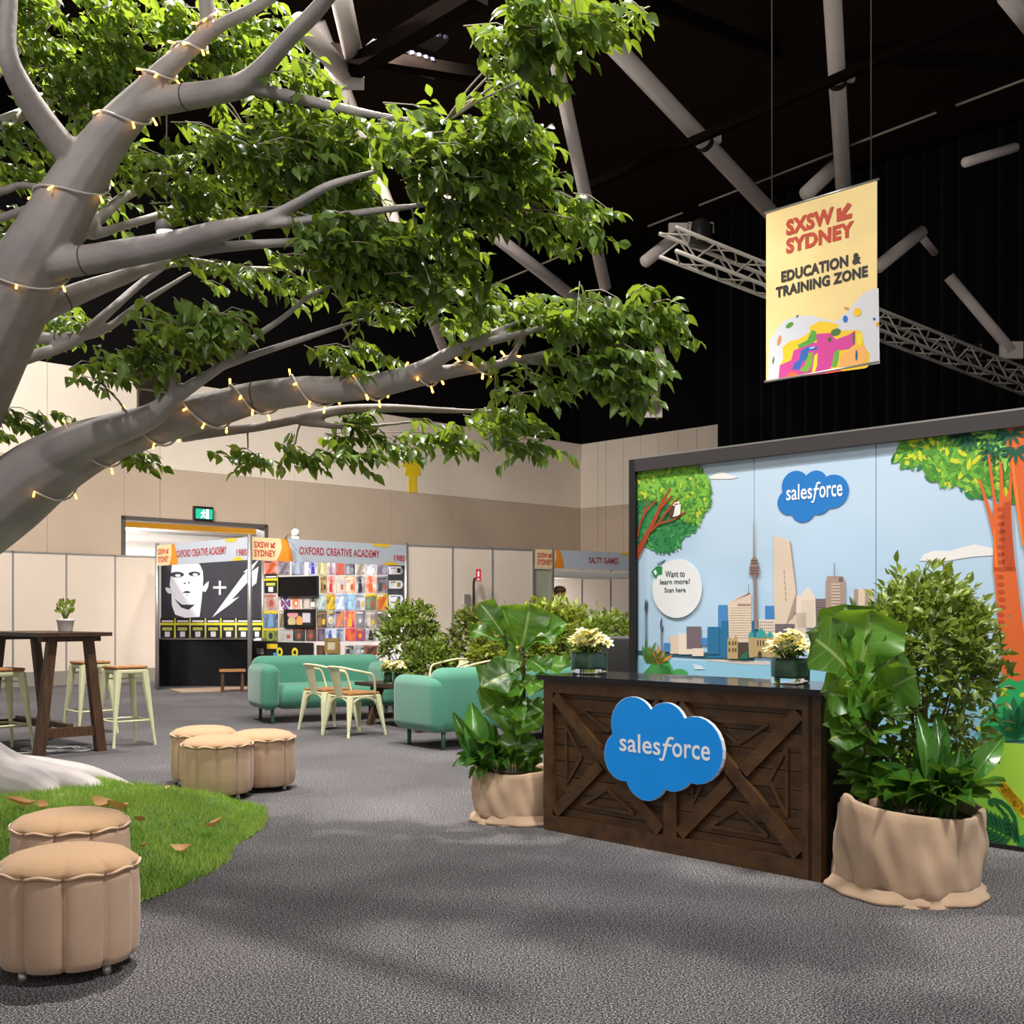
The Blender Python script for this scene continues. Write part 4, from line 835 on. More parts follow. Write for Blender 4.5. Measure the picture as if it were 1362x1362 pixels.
a.poly([(ua+(ub-ua)*x, va+(vb-va)*y) for x, y in ((.6, .3), (.85, .3), (.85, .82), (.6, .82))], ink('#C9C4CC')); a.build('printed_stickers', t)
framed('golden_frame', 'gold framed picture leaning low on the poster wall', 'picture', (640, 855, 752, 985), .06, mat('gilt', '#A88E52', .4, .4), mat('old_photo', '#B9AE98', .6), .04)
for i, (x0, x1, y0, y1, lab, n) in enumerate(((3, 196, 880, 1000, 'black box with two small windows low at the left of the posters', 0), (202, 522, 895, 1000, 'black box with two yellow rings behind the long sofa', 1))):
    t = thing('display_box', lab, 'box'); ua, va = p4(x0, y1+25); ub, vb = p4(x1, y0)
    wall_piece(PW, t, ua, ub, va, vb, mat('box_black', '#1b1a1c', .5), 'box', 0, .03, .3)
    a = Art(PW, .302)
    for f in (.38, .8) if n else (.25, .75):
        u, v = ua+(ub-ua)*f, va+(vb-va)*.4
        if n: a.ell(u, v, .085, .085, ink('#E0CF2C'), n=20); a.off += .001; a.ell(u, v, .04, .04, ink('#1b1a1c'))
        else: a.poly([(u-.1, v-.05), (u+.1, v-.05), (u+.1, v+.06), (u-.1, v+.06)], ink('#8f8c80'))
        a.off += .0005
    if n: a.poly([(ua+.02, vb-.12), (ua+.32, vb-.12), (ua+.32, vb-.03), (ua+.02, vb-.03)], ink('#D9B92A')); a.poly([(ua+.2, va+.02), (ua+.32, va+.02), (ua+.32, va+.1), (ua+.2, va+.1)], ink('#3c8fb8'))
    a.build('printed_details', t)
for i, y in enumerate((175, 300, 425, 520)):
    t = thing('arched_sleeve', '%s white arched sleeve down the dark strip at the wall end' % ['topmost', 'second', 'third', 'lowest'][i], 'sleeve', (0, 0, 0), 0, 'white arched sleeves')
    q = [(1180, y+48), (1290, y+48), (1305, y+75), (1305, y+95), (1290, y+118), (1180, y+118)] if i < 3 else [(1185, y+8), (1280, y+8), (1290, y+30), (1290, y+60), (1270, y+82), (1185, y+82)]
    b = MB(); b.prism(PW, [p4(*s_) for s_ in q], .006, .014); b.build('sleeve', mat('sleeve_white', '#DDDCE4', .5), t)
    a = Art(PW, .016); yy = q[0][1]; a.poly([p4(*s_) for s_ in ((1255, yy+15), (1285, yy+15), (1285, yy+55), (1255, yy+55))], ink(['#2c2a30', '#8a7a30', '#2f4fa0', '#2c2a30'][i])); a.poly([p4(*s_) for s_ in ((1200, yy+12), (1245, yy+8), (1245, yy+16), (1200, yy+20))], ink('#54505a')); a.build('printed_details', t)
o = MB(); ua, va = p4(1172, 610); ub, vb = p4(1312, 170); o.prism(PW, [(ua, va), (ub, va), (ub, vb), (ua, vb)], .001, .005); o = o.build('sleeve_strip', mat('strip_dark', '#3a3b42', .6)); tag(o, 'tall dark strip behind the white arched sleeves at the wall end', 'panel')

# ---------------- furniture ----------------
M_pouf = mat('pouf_fabric', '#D0AE92', .85, vary=.05, vscale=4, bump=.15, bscale=300, sheen=.3)
M_pouf2 = mat('pouf_top', '#B8926C', .85, vary=.05, vscale=4, bump=.15, bscale=300, sheen=.3)
M_pipe_ = mat('pouf_piping', '#D3B496', .8)
def make_pouf(label):
    t = thing('pouf', label, 'pouf', (0, 0, 0), 0, 'fluted round poufs'); NL = 10; R0 = .25
    def fl(r, z, q):
        k = abs(math.cos(q*NL/2)); s_ = r/R0
        return r*(1-.10*(1-k)**3.2*min(1, s_)-.02*(1-k)), z
    pr = [(.20, .035), (.238, .045), (.248, .075), (.252, .15), (.252, .26), (.248, .34), (.243, .368)]
    one('body', M_pouf, t, 'lathe', pr, n=120, fn=fl)
    top = [(.243, .368), (.25, .38), (.246, .392), (.21, .418), (.15, .434), (.07, .441), (.01, .442)]
    def ft(r, z, q):
        k = abs(math.cos(q*NL/2)); return r*(1-(.055*(1-k)**3+.012*(1-k))*min(1, r/.2)), z
    one('top_cushion', M_pouf2, t, 'lathe', top, n=120, fn=ft)
    ring = []
    for j in range(121):
        q = 2*math.pi*j/120; r, z = fl(.2515, .378, q); ring.append((r*math.cos(q), r*math.sin(q), z+.006*math.cos(q*NL)))
    one('piping', M_pipe_, t, 'tube', ring, .0055, 6, cap=False)
    for sx, sy in ((1, 1), (1, -1), (-1, 1), (-1, -1)): one('foot', M_alu, t, 'lathe', [(.012, 0), (.016, .01), (.014, .04)], (sx*.14, sy*.14, 0), 10)
    return t
pf = make_pouf('nearest beige fluted pouf, cut by the photo edge, closest to the camera')
def at_front(px, py, r=.25):                   # standing point for a round thing whose nearest floor edge is seen at (px, py)
    Y = H*F/(py-HY)+r; return Vector(((px-CX)/F*Y, Y, 0))
pf.location = at_front(91, 1316); pf.rotation_euler = (0, 0, .3)
for px, py, rz, lab in ((94, 1232, .1, 'beige fluted pouf half hidden right behind the nearest one'), (289, 1068, .25, 'front pouf of the cluster of three at the grass edge'), (348, 1056, .4, 'right hand pouf of the cluster of three, clear of the grass'), (271, 1048, .0, 'rear pouf of the cluster of three, mostly hidden')):
    dup(pf, at_front(px, py), rz, lab)

M_sofa = mat('sofa_green', '#44866F', .8, vary=.03, vscale=5, bump=.08, bscale=400, sheen=.4)
M_sleg = mat('sofa_leg', '#2f5a4c', .5)
def make_sofa(L, label):
    t = thing('sofa', label, 'sofa', (0, 0, 0), 0, 'mint green sofas')   # x along the length, front at -y
    D = .84; aw = .2
    one('seat', M_sofa, t, 'rbox', (L/2, D/2-.04, .31), (L-2*aw+.04, D-.1, .29), .12, 6)
    one('backrest', M_sofa, t, 'rbox', (L/2, D-.14, .475), (L-.06, .27, .62), .12, 6)
    for x in (aw/2, L-aw/2): one('armrest', M_sofa, t, 'rbox', (x, D/2-.02, .43), (aw+.03, D-.02, .54), .1, 6)
    for x in (.14, L-.14):
        for y in (.1, D-.12): one('leg', M_sleg, t, 'lathe', [(.016, 0), (.02, .01), (.022, .19)], (x, y, 0), 10)
    return t
s1 = make_sofa(1.7, 'mint green sofa seen from its front, below the poster wall')
s1.location = (-2.93, 13.25, 0); s1.rotation_euler = (0, 0, math.atan2(.43, .9))
s2 = make_sofa(2.0, 'mint green sofa seen from behind, its back to the carpet aisle')
# back corner nearest the camera at (-.70, 10.65); its length runs (.8, .6)
s2.rotation_euler = (0, 0, math.atan2(.6, .8)+math.pi); s2.location = Vector((-.70, 10.65, 0))+Vector((.8, .6, 0))*2.0+Vector((-.6, .8, 0))*.84

M_ctop = mat('table_wood', '#4a3022', .45, wood=(2, 14, 14), vscale=3, col2='#2f1d14'); M_wood = mat('trestle_wood', '#5A3D26', .5, wood=(10, 10, 1.5), vscale=3, col2='#3b2617')
t = thing('coffee_table', 'dark wooden trestle coffee table between the cream chairs and green sofas', 'table', Vector((-1.87, 13.38, 0)), math.atan2(-.797, .604))
Lc, Wc, zc = 1.5, .72, .5       # x along the length, +y away
for k in range(4): one('tabletop_board', M_ctop, t, 'box', (Lc/2, (k+.5)*Wc/4, zc-.02), (Lc, Wc/4-.004, .04))
for x in (.22, Lc-.22):
    for s_ in (-1, 1): one('leg', M_wood, t, 'tube', [(x, Wc/2+s_*.28, 0), (x, Wc/2+s_*.12, zc-.04)], .045, 4, smooth=False)
    one('crossbar', M_wood, t, 'box', (x, Wc/2, zc-.065), (.07, .5, .05)); one('crossbar', M_wood, t, 'box', (x, Wc/2, .1), (.05, .5, .05))
one('stretcher', M_wood, t, 'box', (Lc/2, Wc/2, .1), (Lc-.44, .06, .05))

M_cr = mat('cream_metal', '#DBDAB0', .45, .0, vary=.04, vscale=12, coat=.2); M_seat = mat('seat_wood', '#B4804F', .45, wood=(3, 16, 16), vscale=4, col2='#8f5f36')
def taper_leg(b, p0, p1, w0, w1):              # folded sheet-metal leg: wide at the top
    p0, p1 = Vector(p0), Vector(p1); m = p0.lerp(p1, .8)
    b.tube([p0, p0.lerp(p1, .3), m, m.lerp(p1, .3), p1], [w0, w0*.8, w1, w1*.85, w1], 8, smooth=False)
def make_chair(label):
    t = thing('metal_armchair', label, 'chair', (0, 0, 0), 0, 'cream metal armchairs')   # faces +y
    one('seat', M_seat, t, 'rbox', (0, 0, .455), (.40, .40, .03), .014, 2, smooth=False)
    b = MB(); b.rbox((0, 0, .425), (.40, .40, .035), .015, 2)
    for s_ in (-1, 1):                         # arched aprons
        for ax in (0, 1):
            pts = []
            for k in range(9): q = math.pi*k/8; pts.append((-.15*math.cos(q), s_*.185, .34+.075*math.sin(q)) if ax else (s_*.185, -.15*math.cos(q), .34+.075*math.sin(q)))
            b.tube(pts, .014, 6)
    b.build('seat_frame', M_cr, t)
    for sx in (-1, 1):
        for sy in (-1, 1):
            b = MB(); taper_leg(b, (sx*.175, sy*.175, .43), (sx*.235, sy*.245, 0), .042, .017); b.build('leg', M_cr, t)
    b = MB(); pts = [(-.21, .12, .44), (-.235, .1, .56), (-.245, .06, .655), (-.24, -.02, .68), (-.21, -.16, .71), (-.12, -.245, .735), (0, -.265, .74), (.12, -.245, .735), (.21, -.16, .71), (.24, -.02, .68), (.245, .06, .655), (.235, .1, .56), (.21, .12, .44)]
    b.tube([p[:3] for p in spline([(*p, 0) for p in pts], 4)], .013, 8); b.build('arm_rail', M_cr, t)
    b = MB(); vs = []
    for i in range(7):
        z = .43+.31*i/6; y = -.195-.068*(i/6)
        for x in (-.085, -.03, .03, .085): vs.append((x*(.85+.2*i/6), y-(.006 if abs(x) < .05 else 0), z))
    b.add(vs, [(4*i+j, 4*i+j+1, 4*i+j+5, 4*i+j+4) for i in range(6) for j in range(3)]); b.add([(x, y+.004, z) for x, y, z in vs], [(4*i+j, 4*i+j+4, 4*i+j+5, 4*i+j+1) for i in range(6) for j in range(3)])
    b.build('backrest', M_cr, t); return t
ch = make_chair('cream metal armchair nearest the aisle, its back turned left'); aD2 = math.atan2(D2.y, D2.x)-math.pi/2
ch.location = (-1.70, 12.14, 0); ch.rotation_euler = (0, 0, aD2)
dup(ch, (-2.07, 12.73, 0), aD2, 'cream metal armchair just behind the aisle one, close to the front of the sofa')
dup(ch, (-.79, 14.0, 0), aD2+math.pi, 'cream metal armchair whose back rail shows left, over the rear sofa')
dup(ch, (-.36, 13.4, 0), aD2+math.pi, 'cream metal armchair whose back rail shows right, over the rear sofa')

# bar table and stools
t = thing('bar_table', 'tall dark wooden trestle bar table with a white plant pot on top', 'table', (-4.29, 10.2, 0), math.atan2(D2.y, D2.x))   # x along D2 (width), y along D1 (length)
Wb_, Lb_, zb = .70, 1.55, 1.13
for k in range(4): one('tabletop_board', M_ctop, t, 'box', ((k+.5)*Wb_/4, Lb_/2, zb-.018), (Wb_/4-.003, Lb_, .036))
for y in (.13, Lb_-.13):
    one('crossbar', M_wood, t, 'box', (Wb_/2, y, zb-.06), (.56, .07, .05)); one('crossbar', M_wood, t, 'box', (Wb_/2, y, .2), (.46, .05, .09))
    for s_ in (-1, 1): one('leg', M_wood, t, 'tube', [(Wb_/2+s_*.29, y, 0), (Wb_/2+s_*.17, y, zb-.05)], [.062, .056], 4, smooth=False)
one('stretcher', M_wood, t, 'box', (Wb_/2, Lb_/2, .25), (.06, Lb_-.26, .05))
def make_stool(label):
    t = thing('bar_stool', label, 'stool', (0, 0, 0), 0, 'cream metal bar stools')
    one('seat', M_seat, t, 'rbox', (0, 0, .775), (.33, .33, .03), .014, 2, smooth=False); one('seat_frame', M_cr, t, 'rbox', (0, 0, .735), (.32, .32, .05), .015, 2)
    for sx in (-1, 1):
        for sy in (-1, 1):
            b = MB(); taper_leg(b, (sx*.135, sy*.135, .745), (sx*.215, sy*.215, 0), .042, .016); b.build('leg', M_cr, t)
    c = [(-.188, -.188, .25), (.188, -.188, .25), (.188, .188, .25), (-.188, .188, .25)]
    for k in range(4): one('footrest', M_cr, t, 'tube', [c[k], c[(k+1) % 4]], .011, 6)
    b = MB(); b.tube([(-.12, -.12, .66), (.12, .12, .66)], .008, 5); b.tube([(-.12, .12, .66), (.12, -.12, .66)], .008, 5); b.build('brace', M_cr, t); return t
st = make_stool('cream bar stool standing clear right of the bar table'); st.location = (-3.85, 11.22, 0); st.rotation_euler = (0, 0, aD2)
dup(st, (-4.62, 12.35, 0), aD2, 'cream bar stool behind the bar table legs, nearest the panels')
dup(st, (-4.86, 10.72, 0), aD2+.1, 'cream bar stool at the photo edge, tucked under the table')
# small plant in its pot
t = thing('potted_jade', 'small succulent in a white ribbed pot on the bar table', 'plant', Vector(((87-CX)/F*11.0, 11.0, zb)))
one('pot', mat('pot_white', '#D9D6D2', .5), t, 'lathe', [(.062, 0), (.066, .01), (.08, .1), (.085, .105), (.085, .125), (.075, .125), (.072, .1)], n=28)
one('soil', mat('soil', '#3a2a20', .95), t, 'lathe', [(.073, .1), (.05, .108), (.01, .11)], n=16)
b = MB()
for k in range(9): q = k*2.4; b.tube([(0, 0, .1), (.03*math.cos(q), .03*math.sin(q), .17), (.07*math.cos(q), .07*math.sin(q), .2+.06*rr.random())], .006, 5)
b.build('stem', mat('stem_green', '#6b7a3a', .6), t)
n = 70; base = np.array([(.075*math.cos(k*2.4)*rr.uniform(.3, 1.1), .075*math.sin(k*2.4)*rr.uniform(.3, 1.1), .17+.12*rr.random()) for k in range(n)])
dirs = base*np.array([1, 1, .3])+rnd_unit(n)*.03+np.array([0, 0, .03]); V, Fc = leaf_arrays(base, dirs, rnd_unit(n), np.full(n, .045), .6, .1)
o = link('foliage', leaf_mesh('foliage', V, Fc, rng.random(n), leafmat('leaf_jade', '#3F5A26', '#A9B25A')), t); o['kind'] = 'stuff'
# loose cables on the carpet
b = MB(); c = G(78, 998); pts = []
for k in range(90):
    q = k*.28; r = .16+.05*math.sin(k*.7); pts.append((c.x+r*1.5*math.cos(q)+.05*math.sin(k*.31), c.y+r*math.sin(q), .008+.012*(k % 7)/7))
pts = [(c.x-.5, c.y-.5, .006), (c.x-.3, c.y-.3, .006)]+pts
b.tube([p[:3] for p in spline([(*p, 0) for p in pts], 3)], .007, 6); tag(b.build('power_cable', mat('cable_grey', '#A9A6A4', .5)), 'tangle of pale grey cable on the carpet under the bar table', 'cable')
t = thing('side_table', 'small low wooden stool at the left end of the long sofa', 'stool', G(306, 921)+Vector((0, .15, 0)), .3)
one('tabletop', M_seat, t, 'box', (0, 0, .36), (.42, .3, .035))
for sx in (-1, 1):
    for sy in (-1, 1): one('leg', M_wood, t, 'box', (sx*.16, sy*.1, .17), (.045, .045, .345))

# ---------------- counter with the raised cloud sign ----------------
M_bar = mat('counter_wood', '#5C3D1D', .5, wood=(2, 2, 9), vscale=2.2, col2='#33200d', bump=.2, bscale=30)
M_bar2 = mat('counter_trim', '#5A3C1E', .45, wood=(3, 3, 3), vscale=4, col2='#3a2411', bump=.2, bscale=40)
t = thing('reception_counter', 'dark stained wooden counter with crossed braces and black top', 'counter', CP.o.copy())
inv = Matrix.Translation(-CP.o)
def cpart(name, uvs, o0, o1, m):
    b = MB(); b.prism(CP, uvs, o0, o1); o = b.build(name, m); o.parent = t; o.matrix_parent_inverse = inv; return o
LC = CPR; ZT = .905; DC = .56
b = MB(); b.prism(CP, [(0, .02), (LC, .02), (LC, ZT), (0, ZT)], -DC, -.05); o = b.build('carcass', mat('carcass_dark', '#1a110b', .6)); o.parent = t; o.matrix_parent_inverse = inv
cpart('countertop', [(-.03, ZT), (LC+.03, ZT), (LC+.03, ZT+.03), (-.03, ZT+.03)], -DC-.02, .03, mat('counter_top', '#191516', .25, coat=.4))
nb_ = 9
for k in range(nb_): cpart('plank', [(.05, .05+(ZT-.06)*k/nb_+.002), (LC-.05, .05+(ZT-.06)*k/nb_+.002), (LC-.05, .05+(ZT-.06)*(k+1)/nb_-.002), (.05, .05+(ZT-.06)*(k+1)/nb_-.002)], -.05, -.026-.003*(k % 2), M_bar)
fw = .075; um = LC*.51
for q in ([(0, .0), (fw, .0), (fw, ZT), (0, ZT)], [(LC-fw-.03, .0), (LC, .0), (LC, ZT), (LC-fw-.03, ZT)], [(um-.045, fw+.02), (um+.045, fw+.02), (um+.045, ZT-fw), (um-.045, ZT-fw)]): cpart('stile', q, -.05, 0, M_bar2)
for q in ([(fw, 0), (LC-fw-.03, 0), (LC-fw-.03, fw+.02), (fw, fw+.02)], [(fw, ZT-fw), (LC-fw-.03, ZT-fw), (LC-fw-.03, ZT), (fw, ZT)]): cpart('rail', q, -.05, 0, M_bar2)
def brace(p, q, w, o0, o1, name='brace', m=M_bar2):
    p, q = Vector(p), Vector(q); d = (q-p).normalized(); n_ = Vector((-d.y, d.x))*w/2
    cpart(name, [tuple(p+n_), tuple(p-n_), tuple(q-n_), tuple(q+n_)], o0, o1, m)
for ua, ub in ((fw, um-.045), (um+.045, LC-fw-.03)):
    z0_, z1_ = fw+.02, ZT-fw; uc, zc_ = (ua+ub)/2, (z0_+z1_)/2
    brace((ua+.02, z1_-.02), (ub-.02, z0_+.02), .07, -.03, .006); 
    brace((ua+.02, z0_+.02), (uc-.04, zc_-.03), .07, -.03, .002); brace((uc+.04, zc_+.03), (ub-.02, z1_-.02), .07, -.03, .002)
    for sx, sz in ((0, 1), (0, -1), (1, 0), (-1, 0)):   # nested mouldings in the four triangles
        for f in (.6,):
            hu, hz_ = (ub-ua)/2-.09, (z1_-z0_)/2-.08
            if sz: tip = (uc, zc_+sz*(.08+(1-f)*hz_*.75)); e = [(uc-hu*f, zc_+sz*hz_*.98), (uc+hu*f, zc_+sz*hz_*.98)]
            else: tip = (uc+sx*(.1+(1-f)*hu*.75), zc_); e = [(uc+sx*hu*.98, zc_-hz_*f), (uc+sx*hu*.98, zc_+hz_*f)]
            brace(tip, e[0], .018, -.03, -.014, 'moulding'); brace(tip, e[1], .018, -.03, -.0135, 'moulding'); brace(e[0], e[1], .018, -.03, -.013, 'moulding')
SP = Pl(CP.pt(LC, 0, 0), D2)
# end panel of the counter
b = MB(); b.prism(Pl(CP.pt(LC-.05, 0, 0), D2), [(.0, .0), (DC, .0), (DC, ZT), (.0, ZT)], -.02, .0); o = b.build('end_panel', M_bar); o.parent = t; o.matrix_parent_inverse = inv
b = MB(); b.prism(Pl(CP.pt(.0, 0, 0), D2), [(.03, .0), (DC, .0), (DC, ZT), (.03, ZT)], -.01, .01); o = b.build('end_panel', M_bar); o.parent = t; o.matrix_parent_inverse = inv
t = thing('cloud_sign', 'raised bright blue cloud sign with white lettering on the counter front', 'sign')
b = MB(); b.prism(CP, CLOUD, .012, .036); b.build('board', mat('sign_edge', '#E4E8EC', .5), t)
b = MB(); b.prism(CP, [(cu0+(cu1-cu0)*(.5+(p-.5)*.992), cv0+(cv1-cv0)*(.5+(q-.5)*.992)) for p, q in NCL], .036, .038); b.build('face', mat('cloud_blue', '#0898FA', .35), t)
q0, q1 = cq(422, 560), cq(812, 560); qb, qt = cq(612, 622)[1], cq(612, 516)[1]
brand_word(CP, q0[0], qb, q1[0], qt, ink('#F6F9FC'), t, .0395, .012)
for p_ in ((.3, .5), (.7, .5)): one('standoff', M_alu, t, 'tube', [CP.pt(cu0+(cu1-cu0)*p_[0], cv0+(cv1-cv0)*p_[1], .006), CP.pt(cu0+(cu1-cu0)*p_[0], cv0+(cv1-cv0)*p_[1], .012)], .02, 10)

# ---------------- plants ----------------
M_burlap = mat('burlap', '#C6A78A', .92, vary=.08, vscale=6, bump=.5, bscale=420, sheen=.15)
M_soil = mat('soil', '#3a2a20', .95)
def burlap_pot(name, label, loc, r, h, seed, peak):
    t = thing(name, label, 'planter', loc); k1, k2, k3 = seed
    def fn(rr_, z, q):
        f = z/h
        s_ = 1+.035*math.sin(3*q+k1+2*f)+.026*math.sin(7*q+k2-5*f)+.022*math.sin(13*q+k3+9*f)*(1-.6*f)+.012*math.sin(23*q-k1+7*f)+.05*math.exp(-((f-.62)/.1)**2)*math.sin(2*q+k2)*.5
        zz = z+(f**2)*(.022*math.sin(2*q+k1)+peak*math.exp(-((((q-3.3-math.pi) % (2*math.pi))-math.pi)/.35)**2))
        return rr_*s_, zz
    pr = [(r*1.08, .0), (r*1.05, .012), (r*.99, .03)]+[(r*(.98+.05*math.sin(math.pi*(.1+.8*i/10))), h*(.08+.9*i/10)) for i in range(11)]+[(r*.97, h), (r*.93, h*1.0), (r*.9, h*.96), (r*.9, h*.86)]
    one('burlap_wrap', M_burlap, t, 'lathe', pr, n=110, fn=fn, close=False)
    hem = [(r*1.0, .001), (r*1.13, .003), (r*1.115, .016), (r*1.06, .03), (r*1.0, .06)]
    b = MB(); b.lathe(hem, n=110, fn=lambda a_, z, q: (a_*(1+.03*math.sin(5*q+k1)+.02*math.sin(11*q+k2)), z), close=False); b.build('burlap_hem', M_burlap, t)
    b = MB(); ring = [(r*1.005*math.cos(q*.1)*(1+.03*math.sin(.3*q+k1)), r*1.005*math.sin(q*.1)*(1+.03*math.sin(.3*q+k1)), h*.66+.02*math.sin(q*.23)) for q in range(63)]
    one('soil', M_soil, t, 'lathe', [(r*.9, h*.86), (r*.5, h*.89), (.01, h*.9)], n=24, close=False)
    return t
PR_ = Vector((1.868, 5.33, 0)); PLf = Vector((.06, 7.22, 0))
burlap_pot('burlap_planter', 'large burlap wrapped planter standing right of the wooden counter', PR_, .325, .40, (.3, 1.2, 2.0), .05)
burlap_pot('burlap_planter', 'burlap wrapped planter at the left end of the wooden counter', PLf, .30, .33, (2.3, .4, 1.0), .02)

def leaf_grid(kind, seed):
    r_ = random.Random(seed); nu, nv = 9, 7; vs = []; uv = []
    for i in range(nu):
        t = i/(nu-1)
        if kind == 'fiddle': w = (.10+.62*t**1.15)*max(0, 1-t**5.5)**.6*1.05
        elif kind == 'lily': w = .04 if t < .2 else .04+.46*math.sin(math.pi*min(1, (t-.2)/.8*.985+.0)**.85)**.9
        else: w = .5*math.sin(math.pi*t)**.8
        for j in range(nv):
            s_ = -1+2*j/(nv-1)
            if kind == 'fiddle': z = .10*abs(s_)**1.5+.34*t*(1-t)+.11*abs(s_)**2*math.sin(t*14+seed)+.04*s_*math.sin(t*7+seed)
            elif kind == 'lily': z = .09*abs(s_)+.9*t*(1-t)+.02*math.sin(t*14+s_)
            else: z = .05*abs(s_)-.2*t*t
            vs.append((t, s_*w, z)); uv.append((t, .5+.5*s_*w))
    me = bpy.data.meshes.new('leaf'); fs = [(i*nv+j, (i+1)*nv+j, (i+1)*nv+j+1, i*nv+j+1) for i in range(nu-1) for j in range(nv-1)]
    me.from_pydata(vs, [], fs); me.polygons.foreach_set('use_smooth', [True]*len(fs))
    ul = me.uv_layers.new(name='UVMap'); vi = [l.vertex_index for l in me.loops]
    for k, v in enumerate(vi): ul.data[k].uv = uv[v]
    tone = (.4, .95, .12, .7, .28)[seed]; at = me.attributes.new('tone', 'FLOAT', 'POINT'); at.data.foreach_set('value', np.full(len(vs), tone, dtype=np.float32))
    return me
M_fid = leafmat('leaf_fiddle', '#244618', '#5A8E28', '#93BF30', .26, .36, veins=True, vein=.6)
M_lily = leafmat('leaf_lily', '#1C401A', '#467A2A', '#7FB030', .22, .28, veins=True, vein=.2)
FID = [leaf_grid('fiddle', k) for k in range(5)]; LIL = [leaf_grid('lily', k) for k in range(5)]
for me in FID: me.materials.append(M_fid)
for me in LIL: me.materials.append(M_lily)
def put_leaf(t, me, b0, tip, width, nh):
    d = tip-b0; L = d.length; x = d/L; nh = Vector(nh); y = nh.cross(x)
    y = y.normalized() if y.length > .05 else x.orthogonal().normalized(); z = x.cross(y)
    M = Matrix(((x.x*L, y.x*width, z.x*L, b0.x), (x.y*L, y.y*width, z.y*L, b0.y), (x.z*L, y.z*width, z.z*L, b0.z), (0, 0, 0, 1)))
    o = link('leaf', me, t); o.matrix_basis = Matrix.Translation(-t.location) @ M; return o
def plant_px(name, label, cat, loc, meshes, Cf, Yb, rows, stems, seed, top=None):
    t = thing(name, label, cat, loc); r_ = random.Random(seed)
    for n_, (bx, by, tx, ty, w, dy, nh) in enumerate(rows):
        y0 = Yb+r_.uniform(-.05, .05); b0 = P(*Cf(bx, by), y0); tp = P(*Cf(tx, ty), y0+dy); L = (tp-b0).length
        put_leaf(t, meshes[n_ % len(meshes)], b0, tp, w, nh)
    b = MB()
    for st_ in stems:
        pts = [P(*Cf(x, y), Yb+dy)-loc for x, y, dy in st_]; rs_ = [.018*(1-.4*k/len(pts)) for k in range(len(pts))]; b.tube([p[:3] for p in spline([(*p, 0) for p in pts], 4)], .014, 7)
    b.build('stem', mat('bark_brown', '#5c4a36', .8), t); return t
UPF = (0, -1, .35); FC = (0, -.8, .7); SKY = (0, -.35, 1)
K7 = lambda x, y: (1020+x/2.962, 760+y/2.962)
rows = [(350, 430, 150, 240, .30, -.12, (.1, -1, .5)), (350, 425, 400, 150, .40, .02, (.25, -1, .2)), (335, 400, 310, 135, .28, .12, (-.3, -1, .1)), (370, 500, 585, 405, .26, -.1, (-.2, -1, -.35)), (395, 450, 515, 290, .24, .1, (.4, -1, .1)),
        (365, 510, 205, 480, .22, -.12, (0, -1, .4)), (370, 520, 470, 330, .2, .16, (.3, -1, 0)), (390, 570, 235, 545, .22, -.14, (0, -.9, .5)), (390, 610, 222, 600, .22, -.1, FC), (400, 640, 250, 660, .2, -.12, FC), (400, 660, 280, 720, .2, -.1, SKY),
        (400, 580, 505, 520, .2, -.12, SKY), (405, 600, 560, 560, .18, -.02, SKY), (410, 640, 520, 640, .2, -.12, SKY), (405, 690, 470, 730, .18, -.1, SKY), (400, 720, 300, 780, .2, -.1, SKY), (395, 560, 300, 450, .22, -.16, UPF),
        (400, 740, 330, 840, .17, -.12, SKY), (400, 760, 450, 850, .16, -.12, SKY), (400, 560, 420, 470, .2, -.2, UPF), (400, 660, 360, 640, .16, -.2, FC), (395, 800, 390, 910, .15, -.1, SKY)]
plant_px('fiddle_leaf_fig', 'fiddle leaf fig with big glossy leaves right of the counter', 'plant', PR_+Vector((-.1, 0, .34)), FID, K7, 5.42, rows, [[(390, 930, -.02), (400, 760, 0), (400, 620, 0), (375, 500, 0), (350, 430, 0)]], 4)
rows = []
for tx, ty, dy, by in ((410, 760, -.15, 930), (415, 850, -.2, 940), (425, 895, -.22, 930), (490, 770, -.05, 930), (555, 790, -.15, 930), (570, 690, .02, 930), (585, 560, .1, 920), (665, 640, .1, 920), (700, 680, -.05, 930), (760, 690, -.02, 930), (860, 690, .0, 930), (930, 655, .05, 900), (840, 790, -.2, 940), (850, 850, -.25, 940), (890, 880, -.12, 930), (720, 880, -.3, 950), (800, 900, -.28, 950), (640, 880, -.32, 950), (545, 920, -.3, 950), (500, 880, -.25, 940), (620, 760, -.25, 930), (700, 790, -.28, 940), (760, 820, -.25, 930), (560, 850, -.3, 930), (660, 560, .12, 900), (760, 760, -.12, 930), (470, 820, -.2, 930), (600, 640, 0, 920), (820, 740, -.1, 930), (690, 900, -.3, 950)):
    rows.append((640+(tx-640)*.4, by, tx, ty, .085+.035*rr.random(), dy, (.2*(tx-640)/300, -.7, .9)))
lily_r = plant_px('peace_lily', 'low glossy peace lily filling the front of the right burlap planter', 'plant', PR_+Vector((.08, -.02, .34)), LIL, K7, 5.35, rows, [[(640, 960, 0), (640, 930, 0)]], 5)
